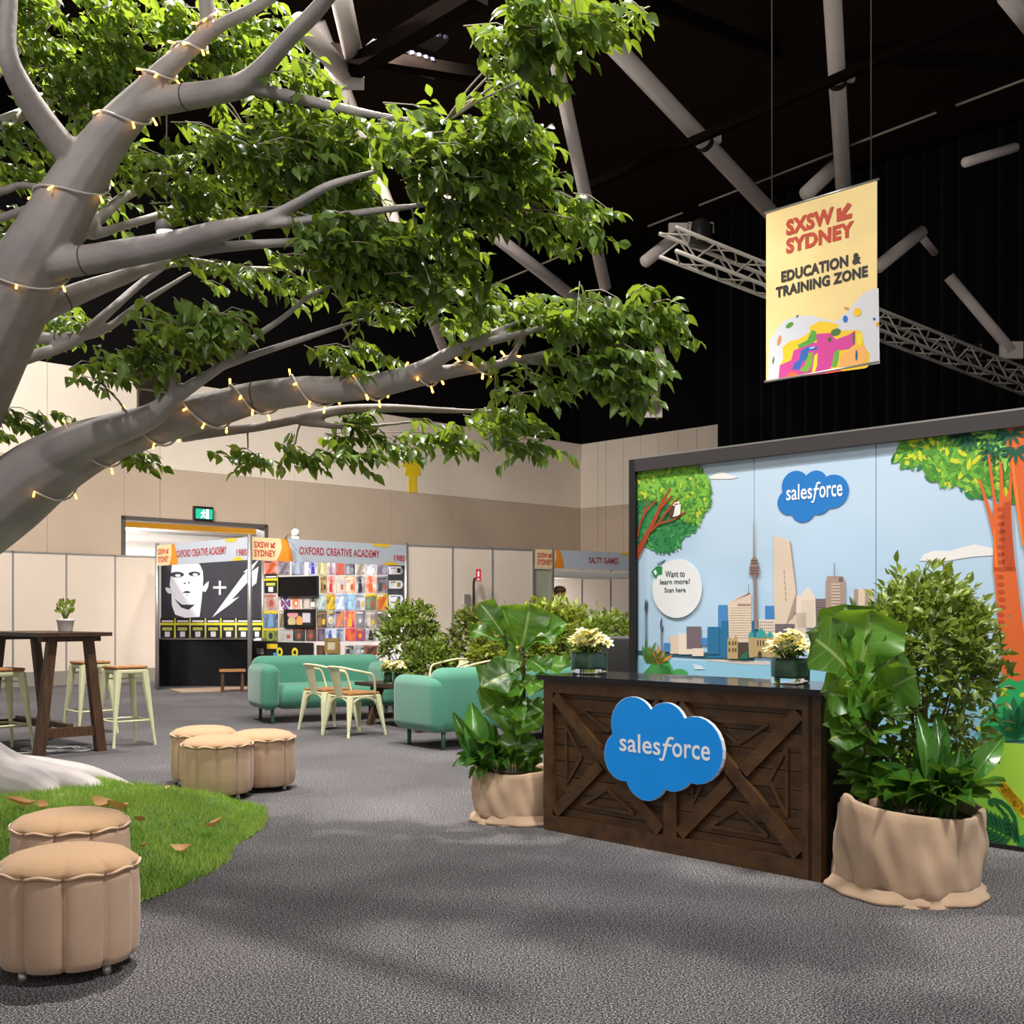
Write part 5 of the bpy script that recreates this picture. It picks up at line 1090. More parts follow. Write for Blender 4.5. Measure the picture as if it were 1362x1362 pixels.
# a few pale leaves curl in front
K7b = lambda x, y: (590+x/4.13, 780+y/4.13)
rows = [(430, 330, 475, 95, .28, .0, (.2, -1, .2)), (410, 320, 320, 105, .24, .02, (-.4, -1, .2)), (330, 270, 195, 90, .17, .0, (.3, -1, .2)), (430, 370, 685, 205, .2, -.05, (-.2, -1, .9)), (450, 340, 635, 190, .17, .1, (0, -.8, 1)), (330, 330, 130, 240, .15, .0, (0, -.6, 1)), (460, 470, 705, 440, .2, -.1, (0, -.7, 1)),
        (430, 460, 205, 560, .3, -.12, (0, -.8, .8)), (450, 540, 290, 590, .24, -.15, (0, -.8, .8)), (430, 600, 210, 690, .3, -.15, (-.1, -.9, .6)), (440, 620, 330, 730, .22, -.2, FC), (420, 690, 535, 790, .3, -.15, (.2, -1, .5)), (430, 760, 400, 930, .27, -.12, (0, -1, .3)), (470, 980, 510, 1120, .22, -.08, (0, -1, .3)),
        (450, 400, 560, 470, .2, -.1, SKY), (430, 420, 330, 400, .22, -.02, UPF), (440, 520, 560, 560, .22, -.1, FC), (450, 640, 540, 690, .2, -.08, FC), (440, 860, 520, 930, .2, -.05, FC), (440, 720, 350, 830, .2, -.04, FC), (440, 840, 330, 920, .2, 0, FC), (430, 480, 250, 470, .22, .05, UPF), (440, 900, 480, 1000, .18, .0, FC)]
plant_px('fiddle_leaf_fig', 'fiddle leaf fig with long pale backed leaves left of the counter', 'plant', PLf+Vector((.02, 0, .28)), FID, K7b, 7.22, rows, [[(420, 1030, 0), (430, 860, 0), (440, 600, 0), (440, 460, 0), (425, 330, 0)], [(440, 460, 0), (370, 380, .02), (330, 270, .03)]], 8)
rows = []
for tx, ty, dy, w in ((50, 690, .0, .11), (150, 640, .05, .17), (60, 800, -.05, .1), (110, 745, .0, .1), (45, 1000, -.12, .13), (65, 925, -.08, .11), (140, 1065, -.15, .07), (195, 1078, -.18, .08), (240, 905, -.2, .11), (100, 860, -.1, .12), (190, 790, .0, .12), (260, 840, -.15, .12), (150, 960, -.2, .14), (330, 960, -.22, .12), (280, 760, .02, .1), (120, 1000, -.22, .1), (370, 900, -.15, .12), (300, 1000, -.25, .12), (220, 720, .06, .13), (90, 740, -.12, .11), (180, 860, -.25, .14), (210, 960, -.3, .13), (300, 880, -.28, .13), (350, 1010, -.28, .1)):
    rows.append((260+(tx-260)*.3, 1010, tx, ty, w*.9, dy, (.3*(tx-260)/200, -.7, .9)))
lily_l = plant_px('peace_lily', 'bright peace lily spilling left over the planter beside the counter', 'plant', PLf+Vector((-.12, -.02, .28)), LIL, K7b, 7.15, rows, [[(270, 1040, 0), (265, 1010, 0)]], 9)

def ring_leaves(t, c, r, z, n, seed, sc=1.0):
    g_ = random.Random(seed)
    for k in range(n):
        q = k*2.39996; b0 = c+Vector((r*(.2+.5*g_.random())*math.cos(q), r*(.2+.5*g_.random())*math.sin(q), z)); L = sc*g_.uniform(.2, .32); up = g_.uniform(.35, 1.3)
        d = Vector((math.cos(q), math.sin(q), up)).normalized()*L; put_leaf(t, LIL[k % 5], b0, b0+d, g_.uniform(.08, .12)*sc, (-.4*math.cos(q), -.4*math.sin(q), 1))
ring_leaves(lily_r, PR_+Vector((.06, -.02, 0)), .26, .35, 26, 21)
ring_leaves(lily_l, PLf+Vector((-.06, -.03, 0)), .22, .29, 16, 22, .9)

def shrub(name, label, ctr, rad, n, L, m, pot, seed, gap=0):
    t = thing(name, label, 'shrub', (ctr.x, ctr.y, 0)); g = np.random.default_rng(seed); c = np.array((0, 0, ctr.z)); R = np.array(rad)
    dirs_ = g.normal(size=(n//7, 3)); dirs_ /= np.linalg.norm(dirs_, axis=1, keepdims=True); dirs_[:, 2] = np.abs(dirs_[:, 2])*np.where(g.random(len(dirs_)) < .72, 1, -1)
    st_ = c+dirs_*R*(.55+.5*g.random((len(dirs_), 1))**.5)
    base = np.repeat(st_, 7, 0); od = np.repeat(dirs_, 7, 0)
    base = base+g.normal(size=base.shape)*.035; d = od*.6+g.normal(size=base.shape)*.6+np.array([0, 0, .25]); nr = g.normal(size=base.shape)*.6+np.array([0, -.3, 1.0])
    V, Fc = leaf_arrays(base, d, nr, L*(.7+.6*g.random(len(base))), .5, .2)
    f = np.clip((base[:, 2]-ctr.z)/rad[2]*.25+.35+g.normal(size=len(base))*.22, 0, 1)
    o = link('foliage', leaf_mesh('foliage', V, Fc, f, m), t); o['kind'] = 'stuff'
    b = MB()
    for k in range(12):
        p = st_[k*len(st_)//12]; b.tube([(0.02*math.cos(k), .02*math.sin(k), .15), tuple(p*np.array([.4, .4, .6])), tuple(p)], [.012, .008, .004], 5)
    b.tube([(0, 0, .1), (0, 0, ctr.z)], [.022, .012], 7); s_ = b.build('stem', mat('bark_brown', '#5c4a36', .8), t); s_['kind'] = 'stuff'
    if pot:
        pr = [(pot*.8, 0), (pot*.82, .01), (pot, .3), (pot*1.03, .3), (pot*1.03, .33), (pot*.93, .33), (pot*.92, .28)]
        one('pot', mat('pot_black', '#1d1b1b', .5), t, 'lathe', pr, n=24, close=False); one('soil', M_soil, t, 'lathe', [(pot*.93, .28), (.01, .29)], n=16, close=False)
    return t
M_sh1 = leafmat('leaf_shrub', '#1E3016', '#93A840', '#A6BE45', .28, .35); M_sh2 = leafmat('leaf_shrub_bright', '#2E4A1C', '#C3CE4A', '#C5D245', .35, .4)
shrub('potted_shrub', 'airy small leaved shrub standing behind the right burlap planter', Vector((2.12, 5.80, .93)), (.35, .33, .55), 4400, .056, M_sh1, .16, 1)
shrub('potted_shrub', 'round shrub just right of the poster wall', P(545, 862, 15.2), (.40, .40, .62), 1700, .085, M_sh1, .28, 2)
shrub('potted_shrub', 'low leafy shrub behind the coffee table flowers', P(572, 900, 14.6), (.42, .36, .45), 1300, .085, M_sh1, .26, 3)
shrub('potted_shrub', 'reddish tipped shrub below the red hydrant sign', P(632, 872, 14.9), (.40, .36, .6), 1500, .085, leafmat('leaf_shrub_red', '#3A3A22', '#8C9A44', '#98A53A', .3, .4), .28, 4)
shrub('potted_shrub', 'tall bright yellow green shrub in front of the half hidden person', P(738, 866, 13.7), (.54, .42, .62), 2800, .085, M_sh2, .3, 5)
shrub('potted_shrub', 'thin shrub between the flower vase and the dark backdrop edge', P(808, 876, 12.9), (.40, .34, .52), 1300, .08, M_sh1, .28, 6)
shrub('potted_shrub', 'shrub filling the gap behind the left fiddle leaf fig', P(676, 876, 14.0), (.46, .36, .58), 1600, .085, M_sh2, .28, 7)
# glass vases with yellow flowers
def glass():
    m = bpy.data.materials.new('vase_glass'); m.use_nodes = True; b = m.node_tree.nodes['Principled BSDF']
    b.inputs['Base Color'].default_value = (.93, .98, .96, 1); b.inputs['Transmission Weight'].default_value = 1; b.inputs['Roughness'].default_value = .02; b.inputs['IOR'].default_value = 1.3; return m
M_glass = glass(); M_lin = mat('leaf_lining', '#3E5E4A', .35, vary=.3, vscale=14)
fb_ = MB()
for k in range(6):
    q = k*math.pi/3; c_, s_ = math.cos(q), math.sin(q); R2 = lambda x, y, z: (x*c_-y*s_, x*s_+y*c_, z)
    fb_.add([R2(.004, 0, 0), R2(.016, -.008, .006), R2(.030, -.004, .004), R2(.032, .004, .003), R2(.016, .009, .006)], [(0, 1, 2, 3, 4)], 0, True)
fb_.lathe([(.006, 0), (.007, .006), (.002, .01)], n=8, mi=1)
fl0 = fb_.build('flower', [mat('petal_yellow', '#F3EDB4', .6), mat('flower_heart', '#E8C64A', .6)]); FLM = fl0.data; bpy.data.objects.remove(fl0)
def vase(label, loc, w, h, nf, seed, rz=0, square=True, spread=1.0):
    t = thing('flower_vase', label, 'vase', loc, rz); r_ = random.Random(seed)
    if square:
        b = MB(); b.rbox((0, 0, h/2), (w, w, h), .012, 3); b.build('glass', M_glass, t)
        b = MB(); b.rbox((0, 0, h*.57), (w*.8, w*.8, h*.72), .02, 3); b.build('leaf_lining', M_lin, t)
    else:
        one('glass', M_glass, t, 'lathe', [(w*.42, 0), (w*.48, .01), (w*.5, h)], n=20); one('leaf_lining', M_lin, t, 'lathe', [(w*.40, .015), (w*.44, h*.9)], n=16)
    b = MB()
    for k in range(nf):
        q = k*2.39996; f = math.sqrt((k+.5)/nf); x, y = w*.75*f*math.cos(q)*spread, w*.7*f*math.sin(q)*spread; z = h+.12-.09*f*f+.02*r_.random()
        o = link('flower', FLM, t, (x, y, z)); o.rotation_euler = (-.9*y/w+r_.uniform(-.3, .3), .9*x/w+r_.uniform(-.3, .3), q); o.scale = (1.4,)*3
        b.tube([(x*.3, y*.3, h*.9), (x*.8, y*.8, h+.05), (x, y, z)], .003, 4)
    s_ = b.build('stem', mat('stem_green', '#6b7a3a', .6), t); s_['kind'] = 'stuff'
    n = 60; a_ = rng.random(n)*6.28; base = np.stack([np.cos(a_)*w*.4*rng.random(n), np.sin(a_)*w*.4*rng.random(n), h+.01+.05*rng.random(n)], 1); d = np.stack([np.cos(a_), np.sin(a_), .5*rng.random(n)], 1)
    V, Fc = leaf_arrays(base, d, rnd_unit(n)*.4+np.array([0, 0, 1]), np.full(n, .06), .5, .3); o = link('foliage', leaf_mesh('foliage', V, Fc, rng.random(n), leafmat('leaf_flower', '#3A5A22', '#8CA83E')), t); o['kind'] = 'stuff'
    return t
ac = math.atan2(D2.y, D2.x)
vase('square glass vase of yellow flowers at the left end of the counter', Vector((.475, 6.95, .935)), .165, .135, 34, 1, ac)
vase('square glass vase of yellow flowers at the right end of the counter', Vector((1.47, 5.96, .935)), .155, .135, 30, 2, ac)
vase('glass of yellow flowers on the coffee table, left of the pair', P(516, 903, 13.05)*Vector((1, 1, 0))+UP*.5 if False else Vector(((516-CX)/F*13.0, 13.0, .5)), .10, .13, 18, 3, 0, False, 1.1)
vase('glass of yellow flowers on the coffee table, right of the pair', Vector(((529-CX)/F*12.85, 12.85, .5)), .10, .13, 18, 4, 0, False, 1.1)
# black padded chair half hidden behind the backdrop's edge
t = thing('black_chair', 'black padded high backed chair half hidden behind the dark backdrop edge', 'chair', Vector(((833-CX)/F*8.9, 8.9, 0)), -.3)
M_bk = mat('chair_black', '#131214', .6); one('seat', M_bk, t, 'rbox', (0, 0, .5), (.5, .5, .1), .04, 4)
b = MB(); b.rbox((0, 0, 0), (.5, .09, .62), .04, 5); o = b.build('backrest', M_bk, t, (0, .2, .82)); o.rotation_euler = (-.2, 0, 0)
for k in range(5): q = k*1.2566; one('leg', mat('leg_dark', '#222224', .4, .5), t, 'tube', [(0, 0, .1), (.27*math.cos(q), .27*math.sin(q), .05), (.28*math.cos(q), .28*math.sin(q), .0)], .02, 6)
one('column', mat('leg_dark', '#222224', .4, .5), t, 'tube', [(0, 0, .08), (0, 0, .46)], .03, 10)
# person seen over the shrubs
def person():
    t = thing('person', 'brown haired person in a navy shirt standing inside the far booth, mostly hidden', 'person', Vector(((745-CX)/F*21.3, 21.3, 0)), .5)
    J = {'pel': (0, 0, .96, .15), 'wai': (0, 0, 1.1, .135), 'che': (0, .01, 1.32, .16), 'nk0': (0, .01, 1.5, .07), 'nk1': (0, -.01, 1.58, .058), 'hd': (0, -.015, 1.69, .095), 'top': (0, -.005, 1.76, .075)}
    for s_, n_ in ((-1, 'l'), (1, 'r')):
        J.update({n_+'sh': (s_*.19, .01, 1.45, .065), n_+'el': (s_*.25, .03, 1.16, .045), n_+'wr': (s_*.24, -.1, .94, .03), n_+'hn': (s_*.235, -.14, .87, .035), n_+'hp': (s_*.1, 0, .9, .095), n_+'kn': (s_*.11, -.01, .5, .06), n_+'an': (s_*.115, .02, .09, .042), n_+'ft': (s_*.12, -.14, .035, .035)})
    E = [('pel', 'wai'), ('wai', 'che'), ('che', 'nk0'), ('nk0', 'nk1'), ('nk1', 'hd'), ('hd', 'top')]
    for n_ in 'lr': E += [('che', n_+'sh'), (n_+'sh', n_+'el'), (n_+'el', n_+'wr'), (n_+'wr', n_+'hn'), ('pel', n_+'hp'), (n_+'hp', n_+'kn'), (n_+'kn', n_+'an'), (n_+'an', n_+'ft')]
    def skinned(name, keys, edges, m, grow=0):
        me = bpy.data.meshes.new(name); ks = list(keys); me.from_pydata([J[k][:3] for k in ks], [(ks.index(a_), ks.index(b_)) for a_, b_ in edges], [])
        o = link(name, me); mo = o.modifiers.new('s', 'SKIN'); o.modifiers.new('d', 'SUBSURF').levels = 2
        for i, k in enumerate(ks): r = J[k][3]+grow; me.skin_vertices[0].data[i].radius = (r, r*(.72 if k in ('che', 'wai', 'pel') else 1)); me.skin_vertices[0].data[i].use_root = i == 0
        bpy.context.view_layer.update(); m2 = bpy.data.meshes.new_from_object(o.evaluated_get(bpy.context.evaluated_depsgraph_get())); bpy.data.objects.remove(o)
        m2.materials.clear(); m2.materials.append(m); m2.polygons.foreach_set('use_smooth', [True]*len(m2.polygons)); return link(name, m2, t)
    skinned('body', J, E, mat('skin', '#C58F72', .6))
    sh = ['pel', 'wai', 'che', 'nk0']+[n_+k for n_ in 'lr' for k in ('sh', 'el')]
    skinned('shirt', sh, [e for e in E if e[0] in sh and e[1] in sh], mat('shirt_navy', '#26324f', .8), .012)
    tr_ = ['pel']+[n_+k for n_ in 'lr' for k in ('hp', 'kn', 'an')]
    skinned('trousers', tr_, [e for e in E if e[0] in tr_ and e[1] in tr_], mat('trousers_dark', '#23242a', .85), .014)
    b = MB(); b.lathe([(.115, 1.66), (.122, 1.72), (.115, 1.78), (.08, 1.825), (.01, 1.84)], (0, .018, 0), 20, fn=lambda r, z, q: (r*(1+.03*math.sin(9*q)), z+(.05 if math.sin(q) < -.2 and z < 1.75 else 0))); b.build('hair', mat('hair_brown', '#5A3B25', .7), t)
    for s_ in (-1, 1): one('eye', mat('eye_dark', '#2a211c', .3), t, 'lathe', [(.008, -.006), (.011, 0), (.008, .006)], (s_*.035, -.105, 1.695), 8); one('ear', mat('skin', '#C58F72', .6), t, 'lathe', [(.006, -.03), (.018, -.01), (.02, .01), (.006, .03)], (s_*.1, 0, 1.69), 10)
    b = MB(); b.tube([(0, -.1, 1.69), (0, -.128, 1.655), (0, -.108, 1.65)], [.01, .016, .008], 8); b.build('nose', mat('skin', '#C58F72', .6), t)
    b = MB(); b.tube([(-.025, -.1, 1.622), (0, -.108, 1.62), (.025, -.1, 1.622)], .006, 6); b.build('mouth', mat('lip', '#A0604f', .5), t)
    one('badge', mat('badge_blue', '#2B66C4', .5), t, 'box', (.08, -.135, 1.36), (.12, .02, .09))
person()

# ---------------- the big artificial tree on its grass mound ----------------
TB = Vector(((-165-CX)/F*7.6, 7.6, 0))
tree = thing('artificial_tree', 'huge artificial tree with smooth grey limbs and dense green leaves, lights wrapped round', 'tree', TB)
BR = {
 'trunk': [(-175, 1085, 7.6, 200), (-172, 1000, 7.5, 136), (-165, 900, 7.4, 122), (-150, 800, 7.3, 116), (-125, 700, 7.1, 112), (-70, 580, 6.8, 110), (-20, 470, 6.6, 105), (20, 390, 6.5, 98), (60, 320, 6.4, 86), (105, 240, 6.35, 70), (150, 175, 6.3, 55), (195, 125, 6.25, 42), (218, 95, 6.2, 30), (245, 70, 6.2, 25), (272, 46, 6.2, 23), (276, 20, 6.2, 21), (268, -40, 6.2, 20)],
 'a1': [(272, 48, 6.2, 18), (300, 30, 6.15, 17), (340, 10, 6.1, 16), (400, -30, 6.05, 14)],
 'a2': [(112, 225, 6.35, 42), (70, 178, 6.2, 36), (28, 115, 6.0, 31), (10, 70, 5.9, 26), (11, 20, 5.9, 23), (16, -50, 5.9, 20)],
 'a3': [(190, 140, 6.25, 34), (240, 130, 6.2, 35), (290, 122, 6.1, 32), (328, 110, 6.0, 32), (355, 84, 5.9, 25), (385, 50, 5.8, 23), (420, 15, 5.7, 22), (460, -35, 5.6, 20)],
 'a3b': [(325, 112, 6.0, 24), (360, 122, 6.0, 19), (400, 132, 6.0, 16), (445, 142, 6.0, 14), (510, 155, 5.9, 10), (590, 165, 5.9, 5)],
 'a4': [(20, 355, 6.5, 60), (60, 351, 6.4, 47), (105, 347, 6.35, 40), (160, 338, 6.3, 38), (230, 325, 6.2, 35), (290, 308, 6.1, 29), (340, 296, 6.0, 21), (370, 284, 6.0, 16), (400, 268, 5.95, 14), (440, 246, 5.9, 12), (500, 228, 5.9, 7)],
 'a4b': [(335, 298, 6.0, 16), (370, 297, 6.0, 13), (430, 290, 6.0, 12), (520, 278, 6.0, 10), (600, 268, 6.0, 5)],
 'a4c': [(255, 332, 6.2, 22), (300, 328, 6.2, 15), (400, 322, 6.2, 11), (480, 326, 6.2, 6)],
 'a5': [(-20, 450, 6.8, 44), (60, 410, 6.9, 34), (110, 388, 7.0, 28), (160, 370, 7.1, 21), (230, 348, 7.2, 15), (330, 358, 7.2, 9), (420, 355, 7.2, 5)],
 'a6': [(90, 330, 6.6, 22), (112, 308, 6.9, 18), (125, 312, 7.0, 14), (165, 300, 7.1, 12), (215, 285, 7.2, 11), (260, 262, 7.3, 9), (310, 240, 7.3, 5)],
 'a6b': [(110, 310, 6.9, 20), (135, 288, 7.1, 16), (165, 262, 7.2, 14), (205, 240, 7.3, 12), (235, 224, 7.3, 8), (300, 190, 7.3, 4)],
 'a7': [(-30, 500, 7.2, 24), (30, 478, 7.2, 18), (80, 462, 7.3, 15), (110, 445, 7.3, 16), (150, 410, 7.3, 12), (190, 375, 7.4, 10), (240, 340, 7.4, 6)],
 'a7b': [(0, 455, 7.2, 26), (50, 450, 7.3, 17), (100, 448, 7.3, 14), (140, 438, 7.35, 11), (190, 402, 7.4, 9), (255, 362, 7.4, 5)],
 'a8': [(-40, 300, 6.9, 16), (0, 290, 6.9, 12), (40, 276, 6.8, 11), (75, 258, 6.6, 9)],
 'a8b': [(-30, 262, 6.8, 16), (10, 252, 6.8, 11), (30, 246, 6.8, 9), (80, 254, 6.7, 9)],
 'a9': [(0, 165, 7.0, 20), (55, 140, 7.2, 16), (90, 112, 7.2, 14), (125, 88, 7.2, 12), (150, 70, 7.2, 9), (195, 58, 7.2, 4)],
 'a10': [(-10, 100, 6.9, 18), (30, 55, 7.0, 16), (65, 25, 7.0, 14), (82, -20, 7.0, 12)],
 'limb': [(-140, 745, 7.2, 112), (-70, 718, 7.1, 108), (0, 672, 7.0, 100), (50, 632, 6.95, 92), (100, 602, 6.9, 78), (150, 582, 6.85, 64), (200, 567, 6.8, 56), (250, 553, 6.75, 52), (300, 540, 6.7, 47), (340, 529, 6.7, 43), (400, 520, 6.65, 39), (450, 518, 6.6, 35), (500, 513, 6.6, 33), (550, 503, 6.6, 27), (600, 494, 6.6, 19), (650, 487, 6.6, 14), (690, 479, 6.6, 9), (760, 466, 6.6, 4)],
 'b2': [(80, 605, 6.85, 60), (130, 580, 6.68, 46), (165, 568, 6.6, 40), (205, 551, 6.55, 32), (230, 530, 6.5, 23), (260, 510, 6.5, 17), (300, 483, 6.5, 12), (330, 455, 6.5, 10), (380, 420, 6.5, 8), (410, 395, 6.5, 7), (460, 372, 6.5, 4)],
 'b2b': [(295, 487, 6.5, 12), (350, 468, 6.5, 10), (420, 445, 6.5, 8), (490, 422, 6.5, 4)],
 'b2c': [(228, 535, 6.5, 16), (229, 510, 6.45, 10), (227, 484, 6.45, 8)],
 'b3': [(450, 520, 6.6, 26), (510, 508, 6.57, 27), (560, 492, 6.55, 24), (592, 473, 6.5, 18), (630, 455, 6.5, 12), (660, 440, 6.5, 8), (710, 420, 6.5, 4)],
 'b3b': [(600, 470, 6.5, 15), (640, 457, 6.5, 13), (695, 443, 6.5, 10), (760, 425, 6.5, 6), (850, 402, 6.5, 3)],
 'b3c': [(675, 482, 6.6, 10), (688, 462, 6.55, 8), (702, 438, 6.5, 4)], 'b3d': [(680, 480, 6.6, 9), (720, 470, 6.5, 7), (790, 450, 6.5, 3)], 'b3e': [(690, 480, 6.6, 8), (750, 486, 6.6, 5), (820, 480, 6.6, 3)],
 'b4': [(240, 578, 6.9, 22), (290, 574, 6.95, 15), (350, 567, 7.0, 12), (420, 552, 7.0, 14), (460, 545, 6.95, 14), (520, 543, 6.9, 12), (600, 546, 6.9, 8), (680, 548, 6.9, 4)],
 'b4b': [(400, 562, 7.0, 10), (470, 568, 7.0, 7), (560, 560, 7.0, 4)],
 'b5': [(-60, 690, 7.3, 60), (0, 628, 7.25, 32), (40, 598, 7.25, 22), (72, 582, 7.25, 14), (60, 560, 7.3, 8)],
}
ROOTS = [[(-165, 960, 7.55, 170), (-70, 1002, 7.5, 104), (0, 1034, 7.55, 78), (50, 1044, 7.55, 66), (100, 1050, 7.6, 52), (150, 1066, 7.6, 30), (190, 1078, 7.5, 14), (216, 1088, 7.45, 4)],
 [(-90, 985, 7.7, 100), (0, 1022, 7.8, 54), (60, 1028, 7.95, 42), (110, 1036, 8.05, 40), (150, 1046, 8.15, 30), (180, 1054, 8.2, 16), (200, 1062, 8.2, 5)],
 [(-80, 1000, 7.4, 110), (0, 1040, 7.42, 72), (45, 1052, 7.4, 56), (75, 1068, 7.35, 34), (92, 1086, 7.3, 18), (100, 1100, 7.25, 8)],
 [(110, 1052, 7.65, 40), (160, 1062, 7.75, 24), (205, 1070, 7.75, 14), (232, 1078, 7.7, 4)],
 [(-140, 1010, 7.2, 120), (-70, 1082, 7.0, 66), (-10, 1108, 6.9, 36), (22, 1128, 6.75, 12)],
 [(-200, 980, 7.8, 120), (-320, 1040, 7.9, 60), (-420, 1075, 7.8, 20)], [(-200, 1000, 7.3, 120), (-300, 1110, 6.8, 60), (-360, 1160, 6.5, 20)]]
def conv(rows): return [(*P(px, py, Y), d/2/F*Y) for px, py, Y, d in rows]
CUR = {k: spline(conv(v), 6) for k, v in BR.items()}
b = MB()
for k, c in CUR.items(): b.tube([tuple(p[:3]) for p in c], [max(.005, p[3]) for p in c], 14)
for rws in ROOTS:
    c = spline(conv(rws), 6); b.tube([tuple(p[:3]) for p in c], [max(.006, p[3]) for p in c], 14)
def bark():
    m = bpy.data.materials.new('painted_bark'); m.use_nodes = True; nt = m.node_tree; bs = nt.nodes['Principled BSDF']; bs.inputs['Roughness'].default_value = .62
    tc = nt.nodes.new('ShaderNodeTexCoord'); n = nt.nodes.new('ShaderNodeTexNoise'); n.inputs['Scale'].default_value = 2.6; n.inputs['Detail'].default_value = 6; nt.links.new(tc.outputs['Object'], n.inputs[0])
    r = nt.nodes.new('ShaderNodeValToRGB'); r.color_ramp.elements[0].position = .32; r.color_ramp.elements[1].position = .68; r.color_ramp.elements[0].color = lin('#908988'); r.color_ramp.elements[1].color = lin('#B0A8A5')
    nt.links.new(n.outputs[0], r.inputs[0]); nt.links.new(r.outputs[0], bs.inputs['Base Color'])
    n2 = nt.nodes.new('ShaderNodeTexNoise'); n2.inputs['Scale'].default_value = 28; nt.links.new(tc.outputs['Object'], n2.inputs[0])
    bp = nt.nodes.new('ShaderNodeBump'); bp.inputs['Strength'].default_value = .25; bp.inputs['Distance'].default_value = .012; nt.links.new(n2.outputs[0], bp.inputs['Height']); nt.links.new(bp.outputs[0], bs.inputs['Normal']); return m
M_bark = bark()
raw = b.build('trunk', M_bark); mo = raw.modifiers.new('r', 'REMESH'); mo.mode = 'VOXEL'; mo.voxel_size = .011; sm_ = raw.modifiers.new('s', 'SMOOTH'); sm_.iterations = 5; sm_.factor = .5
bpy.context.view_layer.update(); me = bpy.data.meshes.new_from_object(raw.evaluated_get(bpy.context.evaluated_depsgraph_get())); bpy.data.objects.remove(raw)
me.polygons.foreach_set('use_smooth', [True]*len(me.polygons)); me.name = 'trunk'
if not me.materials: me.materials.append(M_bark)
tinv = Matrix.Translation(-TB)
def tpart(o): o.parent = tree; o.matrix_parent_inverse = tinv; return o
tpart(link('trunk', me))
def collar(key, f, name='collar', grow=1.015):
    c = CUR[key]; i = int(f*(len(c)-1)); p, q = Vector(c[i][:3]), Vector(c[min(i+1, len(c)-1)][:3]); d = (q-p).normalized()
    tpart(one(name, mat('seam_dark', '#5d544f', .8), None, 'tube', [p-d*.004, p+d*.004], c[i][3]*grow, 20))
for k, f in (('a3', .18), ('a4', .22), ('limb', .53), ('a2', .1), ('a5', .25), ('a7b', .3)): collar(k, f)
# leaf sprays: (px, py, depth, rx px, ry px, density)
Z = [(60, 20, 6.6, 70, 50, .8), (180, 30, 6.7, 80, 45, 1), (320, 30, 6.8, 90, 45, .85), (60, 95, 6.9, 60, 50, .9), (150, 100, 6.9, 80, 60, 1), (270, 80, 6.9, 60, 40, .8), (40, 200, 7.0, 55, 45, .8), (150, 200, 7.0, 60, 40, .7), (340, 190, 6.4, 110, 48, 1.3), (260, 240, 6.9, 90, 50, .9), (410, 200, 6.2, 90, 45, 1.2), (400, 110, 6.2, 60, 50, .5), (430, 260, 6.3, 90, 30, .9), (480, 180, 6.1, 50, 35, .8),
 (560, 185, 5.9, 70, 45, 1.1), (630, 230, 5.9, 100, 55, 1.5), (690, 165, 5.7, 60, 35, .8), (660, 110, 5.7, 45, 30, .6), (740, 285, 5.9, 60, 35, .9), (600, 275, 6.0, 70, 35, .8), (690, 40, 5.2, 50, 45, .9), (745, 15, 5.1, 60, 35, .9), (810, 12, 5.0, 40, 22, .8), (735, 85, 5.2, 40, 25, .6),
 (500, 310, 6.1, 90, 35, 1), (560, 350, 6.2, 85, 40, 1), (460, 345, 6.2, 80, 30, .9), (610, 385, 6.3, 75, 35, .9), (520, 400, 6.4, 60, 28, .8), (300, 352, 7.1, 80, 22, .7), (400, 370, 6.9, 45, 20, .6), (470, 470, 6.6, 50, 25, .9), (440, 300, 6.1, 60, 25, .6),
 (240, 430, 6.4, 75, 35, 1.3), (190, 470, 6.4, 70, 22, 1), (290, 440, 6.3, 40, 40, .7), (120, 492, 6.3, 40, 14, .9), (70, 425, 7.4, 50, 25, .9), (30, 462, 7.5, 40, 20, .8), (45, 560, 7.3, 65, 20, .9), (180, 602, 7.1, 25, 10, .7), (20, 300, 7.1, 35, 25, .6), (130, 260, 7.2, 40, 20, .5),
 (690, 420, 6.65, 85, 24, .9), (780, 415, 6.5, 80, 35, 1.2), (860, 420, 6.5, 60, 38, 1.2), (830, 480, 6.5, 60, 40, 1.1), (770, 486, 6.5, 60, 24, .8), (700, 510, 6.6, 60, 20, .9), (620, 440, 6.6, 50, 16, .4), (840, 515, 6.5, 30, 25, .7),
 (660, 562, 6.85, 65, 28, 1.2), (560, 580, 6.9, 60, 25, 1), (470, 592, 6.95, 60, 24, 1.1), (390, 600, 7.0, 50, 16, .9), (330, 605, 7.0, 35, 14, .8), (480, 555, 7, 40, 10, .6), (700, 590, 6.85, 30, 14, .7)]
allp = np.vstack([c for c in CUR.values()])
TW = MB(); Bs, Ds, Ns, Ls, zi = [], [], [], [], []
g = np.random.default_rng(5)
